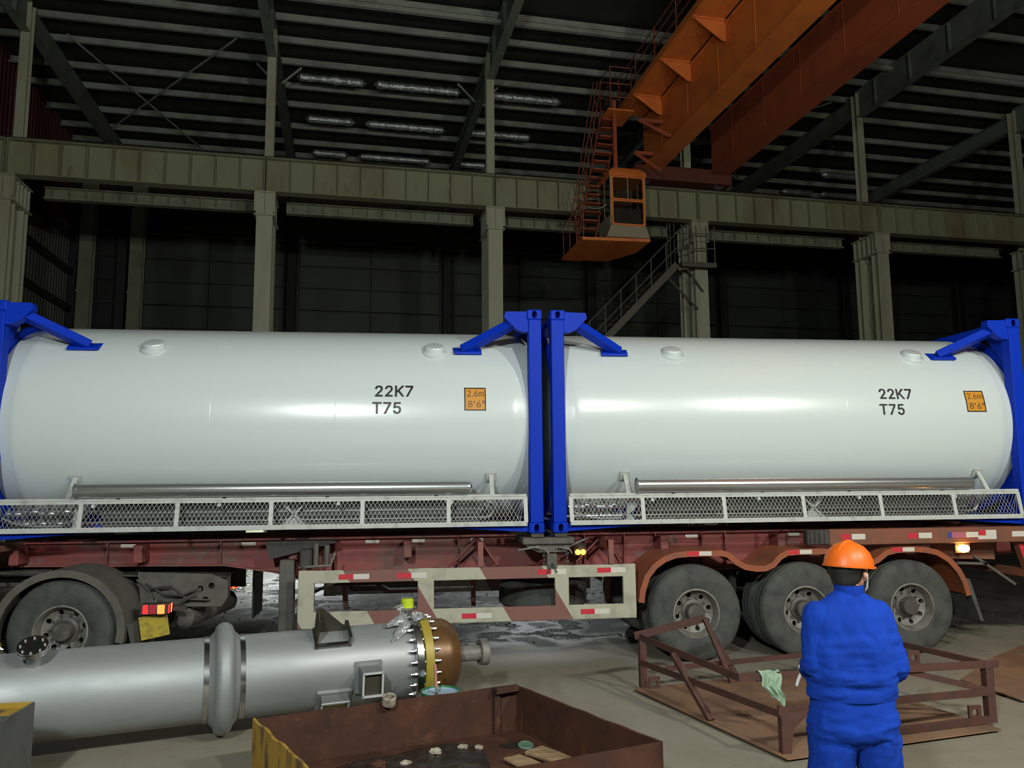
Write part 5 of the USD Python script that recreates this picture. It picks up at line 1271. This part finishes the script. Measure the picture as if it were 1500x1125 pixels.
rk.part("right_rail", bar((PR[0], PR[1], 0.515), (3.02, -1.45, 0.52), 0.03, 0.05), M["rustframe"])
rk.part("right_rail", bar((PR[0], PR[1], 0.30), (2.60, -2.45, 0.47), 0.03, 0.045), M["rustframe"])
rk.part("back_rail", bar((1.0, -1.0, 0.20), (*PB_, 0.24), 0.014, 0.05), M["rustframe"])
rk.part("floor_bar", bar((PR[0], PR[1], ZS + 0.03), (2.0, -2.75, ZS + 0.03), 0.05, 0.05), M["rustframe"])
for (x, y, z) in ((0.86, -1.06, ZS + 0.055), (3.17, -2.55, ZS + 0.10), (2.75, -2.40, 0.56)):
    lo = Polygon([(x - 0.055, z - 0.055), (x + 0.055, z - 0.055), (x + 0.055, z + 0.055), (x - 0.055, z + 0.055)]).difference(Polygon([(x + 0.028 * math.cos(a), z + 0.028 * math.sin(a)) for a in np.linspace(0, 6.1, 14)]))
    rk.part("lifting_eye", prism(lo, "xz", y - 0.012, y + 0.012), M["rustframe"])

# rag hanging over the bent rail


def rag_fn(uu, vv):
    """Bunched over the rail at vv = 0.25, a short flap behind and a longer tapering one in front."""
    a = (vv - 0.25) / 0.75
    front = np.clip(a, 0, 1)
    back = np.clip(-a * 3, 0, 1)
    w = 0.20 * (1 - 0.45 * front ** 1.3) * (1 + 0.25 * (meshkit.noise(np.stack([vv * 6, uu * 0, 0 * uu], 1)) - 0.5))
    x = 1.42 + (uu - 0.5) * w + 0.05 * front + 0.015 * np.sin(front * 9)
    L = 0.27 * (0.72 + 0.5 * meshkit.noise(np.stack([uu * 3.0 + 2, 0 * uu, 0 * uu], 1)))
    fold = 0.020 * np.sin(uu * 15 + front * 3) + 0.022 * (meshkit.noise(np.stack([uu * 7, vv * 9, 0 * uu + 3], 1)) - 0.5)
    y = -2.43 - 0.035 * np.tanh(front * 6) + 0.035 * np.tanh(back * 4) + fold * (0.3 + 0.7 * np.maximum(front, back))
    z = 0.505 - L * front - 0.10 * back + 0.025 * (meshkit.noise(np.stack([uu * 5, vv * 4 + 9, 0 * uu], 1)) - 0.4)
    return np.stack([x, y, z], 1)


rag = grid(22, 30, rag_fn)
nv = trimesh.Trimesh(rag.vertices, rag.faces, process=False).vertex_normals
rag = cat(rag, TM(np.asarray(rag.vertices) + nv * 0.004, np.asarray(rag.faces)[:, ::-1]))
solo("rag", rag, M["cloth"], "pale green rag hung over the bent rail of the brown frame", "rag", base=(1.44, -2.43, 0.5), smooth=True)

# ================================================================== THE WORKER
PX, PY, PROT = 0.742, -4.90, math.radians(-6)


def pw(m):
    v = np.asarray(m.vertices)
    c, s = math.cos(PROT), math.sin(PROT)
    return TM(np.stack([v[:, 0] * c - v[:, 1] * s + PX, v[:, 0] * s + v[:, 1] * c + PY, v[:, 2]], 1), m.faces)


def sph(p, r, n=20):
    return m3.Manifold.sphere(r, n).translate([float(x) for x in p])


def hull(*ps):
    return m3.Manifold.batch_hull([sph(p[:3], p[3]) for p in ps])


def skinmesh(bones, edge, it=12, folds=(), seed=0):
    m = bones[0]
    for b_ in bones[1:]:
        m = m + b_
    t_ = tri(m.refine_to_length(edge))
    t_ = trimesh.Trimesh(t_.vertices, t_.faces, process=True)
    trimesh.smoothing.filter_taubin(t_, lamb=0.5, nu=0.52, iterations=it)
    if folds:
        vv = np.asarray(t_.vertices)
        d = np.zeros(len(vv))
        for (sc, amp, zc, zw) in folds:
            w_ = np.exp(-((vv[:, 2] - zc) / zw) ** 2)
            k = meshkit.fbm(vv * np.array(sc) + seed, 3)
            d += amp * w_ * (1 - 2.2 * np.abs(k - 0.5) / 0.35)
        t_.vertices = vv + t_.vertex_normals * d[:, None]
    return t_


def finger(base, d, curl, lens, r, side=(0, 0, 0)):
    """A chain of three bones bending about the curl axis."""
    d = np.asarray(d, float) / np.linalg.norm(d)
    p, out = np.asarray(base, float), []
    rr = r
    for L, c_ in zip(lens, curl[1]):
        d = trimesh.transformations.rotation_matrix(c_, curl[0])[:3, :3] @ d
        q = p + d * L
        out.append(hull((*p, rr), (*q, rr * 0.9)))
        p, rr = q, rr * 0.92
    return out


def hand(wrist, d, palm_n, s):
    """Palm and five curled fingers; d = along the hand, palm_n = out of the palm, s = +1 thumb on the d x palm_n side."""
    d, n_ = np.asarray(d, float) / np.linalg.norm(d), np.asarray(palm_n, float)
    n_ = n_ - d * (d @ n_)
    n_ /= np.linalg.norm(n_)
    a = np.cross(d, n_) * s
    w = np.asarray(wrist, float)
    ax = np.cross(d, n_)
    bs = [hull((*w, 0.026), (*(w + d * 0.085 + a * 0.030), 0.014), (*(w + d * 0.08 - a * 0.030), 0.013), (*(w + d * 0.02 + a * 0.02), 0.018))]
    for k, (o_, L) in enumerate(((0.030, (0.042, 0.026, 0.020)), (0.010, (0.046, 0.030, 0.021)), (-0.011, (0.043, 0.027, 0.020)), (-0.030, (0.034, 0.021, 0.018)))):
        bs += finger(w + d * 0.085 + a * o_, d - 0.0 * a, (ax, (0.45 + 0.06 * k, 0.6, 0.4)), L, 0.0092 - 0.0004 * k)
    bs += finger(w + d * 0.025 + a * 0.028, d * 0.6 + a * 0.8 + n_ * 0.25, (ax, (0.25, 0.3, 0.3)), (0.040, 0.030, 0.022), 0.0105)
    return bs


sR, eR, wR = (0.152, 0.0, 1.395), (0.212, -0.035, 1.15), (0.185, 0.125, 0.965)
sL, eL, wL = (-0.152, 0.0, 1.395), (-0.192, -0.02, 1.16), (-0.155, 0.16, 1.085)
hd = np.array([0.045, 0.055, 1.60])
HT = math.radians(-52)                          # the head is turned to the right
hx = np.array([math.cos(HT), math.sin(HT), 0])
hy = np.array([-math.sin(HT), math.cos(HT), 0])
H = lambda x, y, z: tuple(hd + hx * x + hy * y + np.array([0, 0, z]))
body = [hull((*H(0, -0.015, 0.035), 0.088), (*H(0, 0.02, 0.03), 0.080)), hull((*H(0, 0.01, 0.0), 0.076), (*H(0, 0.055, -0.085), 0.034)), hull((*H(-0.045, 0.0, -0.05), 0.03), (*H(0.045, 0.0, -0.05), 0.03), (*H(0, 0.06, -0.09), 0.028)),
        hull((*H(0, 0.088, 0.012), 0.011), (*H(0, 0.112, -0.028), 0.014)), hull((*H(0, 0.09, -0.058), 0.012), (*H(0.018, 0.083, -0.058), 0.009), (*H(-0.018, 0.083, -0.058), 0.009)),
        hull((0.035, 0.03, 1.55, 0.054), (0.01, 0.0, 1.40, 0.055)), hull((-0.08, 0, 1.37, 0.075), (0.08, 0, 1.37, 0.075), (0.08, 0, 1.05, 0.09), (-0.08, 0, 1.05, 0.09)), hull((-0.085, 0, 0.92, 0.115), (0.085, 0, 0.92, 0.115), (0, 0, 1.08, 0.11)),
        hull((-0.10, 0, 0.90, 0.10), (-0.135, 0.02, 0.48, 0.062)), hull((-0.135, 0.02, 0.48, 0.06), (-0.15, -0.02, 0.09, 0.042)), hull((0.10, 0, 0.90, 0.10), (0.135, 0.03, 0.48, 0.062)), hull((0.135, 0.03, 0.48, 0.06), (0.16, 0.02, 0.09, 0.042)),
        hull((-0.15, -0.03, 0.06, 0.04), (-0.16, 0.12, 0.045, 0.03)), hull((0.16, 0.01, 0.06, 0.04), (0.18, 0.16, 0.045, 0.03)),
        hull((*sR, 0.045), (*eR, 0.038)), hull((*eR, 0.038), (*wR, 0.027)), hull((*sL, 0.045), (*eL, 0.038)), hull((*eL, 0.038), (*wL, 0.027))]
for s in (-1, 1):
    e = np.array(H(s * 0.092, -0.012, -0.005))
    body.append(hull((*(e + [0, 0, 0.022]), 0.010), (*(e - [0, 0, 0.018]), 0.009), (*(e - hy * 0.016 + hx * s * 0.012), 0.008)))
body += hand(np.array(wR) + [-0.008, 0.03, -0.02], (-0.25, 0.75, -0.60), (-0.9, -0.2, 0.1), -1)
wo = Thing("person", "worker in blue overalls and orange hard hat, seen from behind beside the brown frame", "person", base=(PX, PY, 0))
wo.part("body", pw(skinmesh(body, 0.014, 6)), M["skin"], smooth=True)
wo.part("glove", pw(skinmesh(hand(np.array(wL) + [0, 0.02, -0.004], (0.30, 0.88, -0.10), (0.5, -0.3, -0.8), 1) + [hull((*wL, 0.036), (*(np.array(wL) + [-0.01, 0.03, -0.005]), 0.034))], 0.008, 4)), M["glove"], label="white cotton glove", smooth=True)
jk = [hull((-0.085, -0.01, 1.365, 0.100), (0.085, -0.01, 1.365, 0.100), (0.105, -0.015, 1.22, 0.115), (-0.105, -0.015, 1.22, 0.115)), hull((0.105, -0.015, 1.22, 0.115), (-0.105, -0.015, 1.22, 0.115), (0.095, -0.005, 1.10, 0.128), (-0.095, -0.005, 1.10, 0.128)),
      hull((0.095, -0.005, 1.10, 0.128), (-0.095, -0.005, 1.10, 0.128), (0.09, 0.0, 1.04, 0.132), (-0.09, 0.0, 1.04, 0.132)),
      hull((0.018, 0.01, 1.492, 0.058), (-0.04, 0.0, 1.45, 0.050), (0.06, 0.0, 1.45, 0.050), (-0.13, 0, 1.385, 0.072), (0.13, 0, 1.385, 0.072)),
      hull((*sR, 0.072), (*eR, 0.062)), hull((*eR, 0.062), (*wR, 0.050)), hull((*sL, 0.072), (*eL, 0.062)), hull((*eL, 0.062), (*wL, 0.046)), hull((*sR, 0.072), (0.11, -0.01, 1.25, 0.10)), hull((*sL, 0.072), (-0.11, -0.01, 1.25, 0.10))]
jm = jk[0]
for b_ in jk[1:]:
    jm = jm + b_
jm = jm.trim_by_plane([0, 0, 1], 0.945)
wo.part("jacket", pw(skinmesh([jm], 0.012, 14, (((9, 9, 3.5), 0.010, 1.3, 0.25), ((4, 6, 20), 0.012, 1.08, 0.09), ((5, 5, 16), 0.007, 1.2, 0.15)), 3)), M["workwear"], smooth=True)
hem = lathe([(1.0, 0.985), (1.035, 0.992), (1.04, 1.022), (1.0, 1.036)], 56)
wo.part("jacket_hem", pw(TM(np.asarray(hem.vertices) * [0.222, 0.140, 1.0], hem.faces)), M["workwear"], smooth=True)
wo.part("collar", pw(TM(np.asarray((h_ := lathe([(0.060, 1.495), (0.068, 1.490), (0.072, 1.546), (0.064, 1.548)], 40, closed=True)).vertices) * [1.05, 0.95, 1] + [0.022, 0.015, 0], h_.faces)), M["workwear"], smooth=True)
trs = [hull((-0.080, 0, 0.98, 0.126), (0.080, 0, 0.98, 0.126), (0.090, -0.01, 0.87, 0.128), (-0.090, -0.01, 0.87, 0.128)), hull((-0.098, 0, 0.86, 0.122), (-0.142, 0.02, 0.50, 0.094)), hull((-0.142, 0.02, 0.50, 0.094), (-0.152, -0.02, 0.12, 0.082)),
       hull((0.098, 0, 0.86, 0.122), (0.146, 0.03, 0.50, 0.094)), hull((0.146, 0.03, 0.50, 0.094), (0.165, 0.02, 0.12, 0.082))]
tm_ = trs[0]
for b_ in trs[1:]:
    tm_ = tm_ + b_
tm_ = tm_.trim_by_plane([0, 0, 1], 0.075)
wo.part("trousers", pw(skinmesh([tm_], 0.014, 10, (((9, 9, 3.5), 0.010, 0.6, 0.4), ((5, 5, 18), 0.012, 0.84, 0.10), ((5, 5, 18), 0.010, 0.48, 0.12)), 8)), M["workwear"], smooth=True)
for (x, y, dx) in ((-0.152, -0.03, -0.012), (0.165, 0.01, 0.02)):
    bt = hull((x, y - 0.03, 0.062, 0.048), (x, y + 0.02, 0.11, 0.05), (x + dx, y + 0.15, 0.045, 0.040)).trim_by_plane([0, 0, 1], 0.012)
    b1 = wo.part("boot", pw(skinmesh([bt], 0.015, 4)), M["boot"], smooth=True)
    so = prism([(x + dx * (q + 0.03) / 0.18 + w_ * 0.046, y + q) for q, w_ in ((-0.075, -0.7), (-0.03, -1), (0.10, -1), (0.17, -0.75), (0.195, 0), (0.17, 0.75), (0.10, 1), (-0.03, 1), (-0.075, 0.7))], "xy", 0.0, 0.02)
    wo.part("boot_sole", pw(so), M["boot"], parent=b1)
# hard hat: shell, ridge, brim with peak, strap
hat = [(0.0, 0.128), (0.035, 0.124), (0.072, 0.106), (0.100, 0.076), (0.117, 0.036), (0.122, 0.0), (0.117, 0.0), (0.112, 0.036), (0.096, 0.072), (0.068, 0.101), (0.0, 0.122)][::-1]
hm_ = lathe(hat, 48)
hv = np.asarray(hm_.vertices) * [1.0, 1.16, 1.0]
tilt = trimesh.transformations.rotation_matrix(math.radians(-5), [1, 0, 0])[:3, :3]


def hatput(v):
    v = np.asarray(v) @ tilt.T
    return np.array([H(x, y, z) for x, y, z in v])


ZH = 0.038
hs = wo.part("hard_hat", pw(TM(hatput(hv + [0, 0, ZH]), hm_.faces)), M["helmet"], smooth=50)
an = np.linspace(0, 2 * math.pi, 49)[:-1]
bo = Polygon([(0.127 * math.cos(a), (0.149 + (0.040 * max(math.sin(a), 0) ** 2)) * math.sin(a)) for a in an]).difference(Polygon([(0.117 * math.cos(a), 0.117 * 1.16 * math.sin(a)) for a in an]))
bm_ = prism(bo, "xy", ZH - 0.006, ZH + 0.004)
wo.part("hat_brim", pw(TM(hatput(bm_.vertices), bm_.faces)), M["helmet"], parent=hs)
rd = [hull((0, 0.12 * math.cos(a), ZH + 0.118 * math.sin(a) + 0.004, 0.016), (0, 0.12 * math.cos(b2), ZH + 0.118 * math.sin(b2) + 0.004, 0.016)) for a, b2 in zip(np.linspace(0.5, 2.5, 9)[:-1], np.linspace(0.5, 2.5, 9)[1:])]
rm = skinmesh(rd, 0.012, 4)
wo.part("hat_ridge", pw(TM(hatput(rm.vertices), rm.faces)), M["helmet"], parent=hs, smooth=True)
wo.part("chin_strap", pw(pipe([H(0.094, 0.01, 0.03), H(0.096, 0.005, -0.02), H(0.08, 0.03, -0.07), H(0.03, 0.07, -0.118), H(-0.03, 0.07, -0.118), H(-0.08, 0.03, -0.07), H(-0.096, 0.005, -0.02), H(-0.094, 0.01, 0.03)], 0.0045, 6)), M["glove"], parent=hs)
hr = hull((*H(0, -0.028, 0.030), 0.091), (*H(0, -0.045, -0.03), 0.066)).trim_by_plane([float(-hy[0]), float(-hy[1]), 0.0], float(-(hd @ hy) - 0.005))
wo.part("hair", pw(skinmesh([hr], 0.012, 2)), M["hair"], smooth=True)
for s in (-1, 1):
    ey = wo.part("eye", pw(mv(trimesh.creation.icosphere(2, 0.0125), H(s * 0.033, 0.0815, 0.006))), M["eye"], smooth=True)
    wo.part("iris", pw(mv(trimesh.creation.icosphere(2, 0.0065), H(s * 0.033, 0.0895, 0.006))), M["hair"], parent=ey, smooth=True)
    wo.part("eyebrow", pw(pipe([H(s * 0.016, 0.094, 0.024), H(s * 0.034, 0.091, 0.029), H(s * 0.05, 0.080, 0.025)], 0.004, 6)), M["hair"])

# ================================================================== GRAVEL AND CLODS ON THE WET GROUND
gm = []
ico = trimesh.creation.icosphere(1, 1.0)
for k in range(1300):
    x, y = RNG.uniform(-8, 9), RNG.uniform(1.3, 7.5)
    if any(abs(x - wx) < 0.7 for wx in (1.72, 3.06, 4.40, -5.19)) and y < 2.6:
        continue
    r = RNG.uniform(0.005, 0.015)
    vv = np.asarray(ico.vertices) * (r * RNG.uniform(0.6, 1.3, 3)) + [x, y, r * 0.3]
    gm.append(TM(vv, ico.faces))
solo("gravel", cat(gm), M["gravel"], "loose wet gravel scattered over the rutted ground behind the trailer", "gravel", base=(0, 4, 0), kind="stuff", smooth=False)
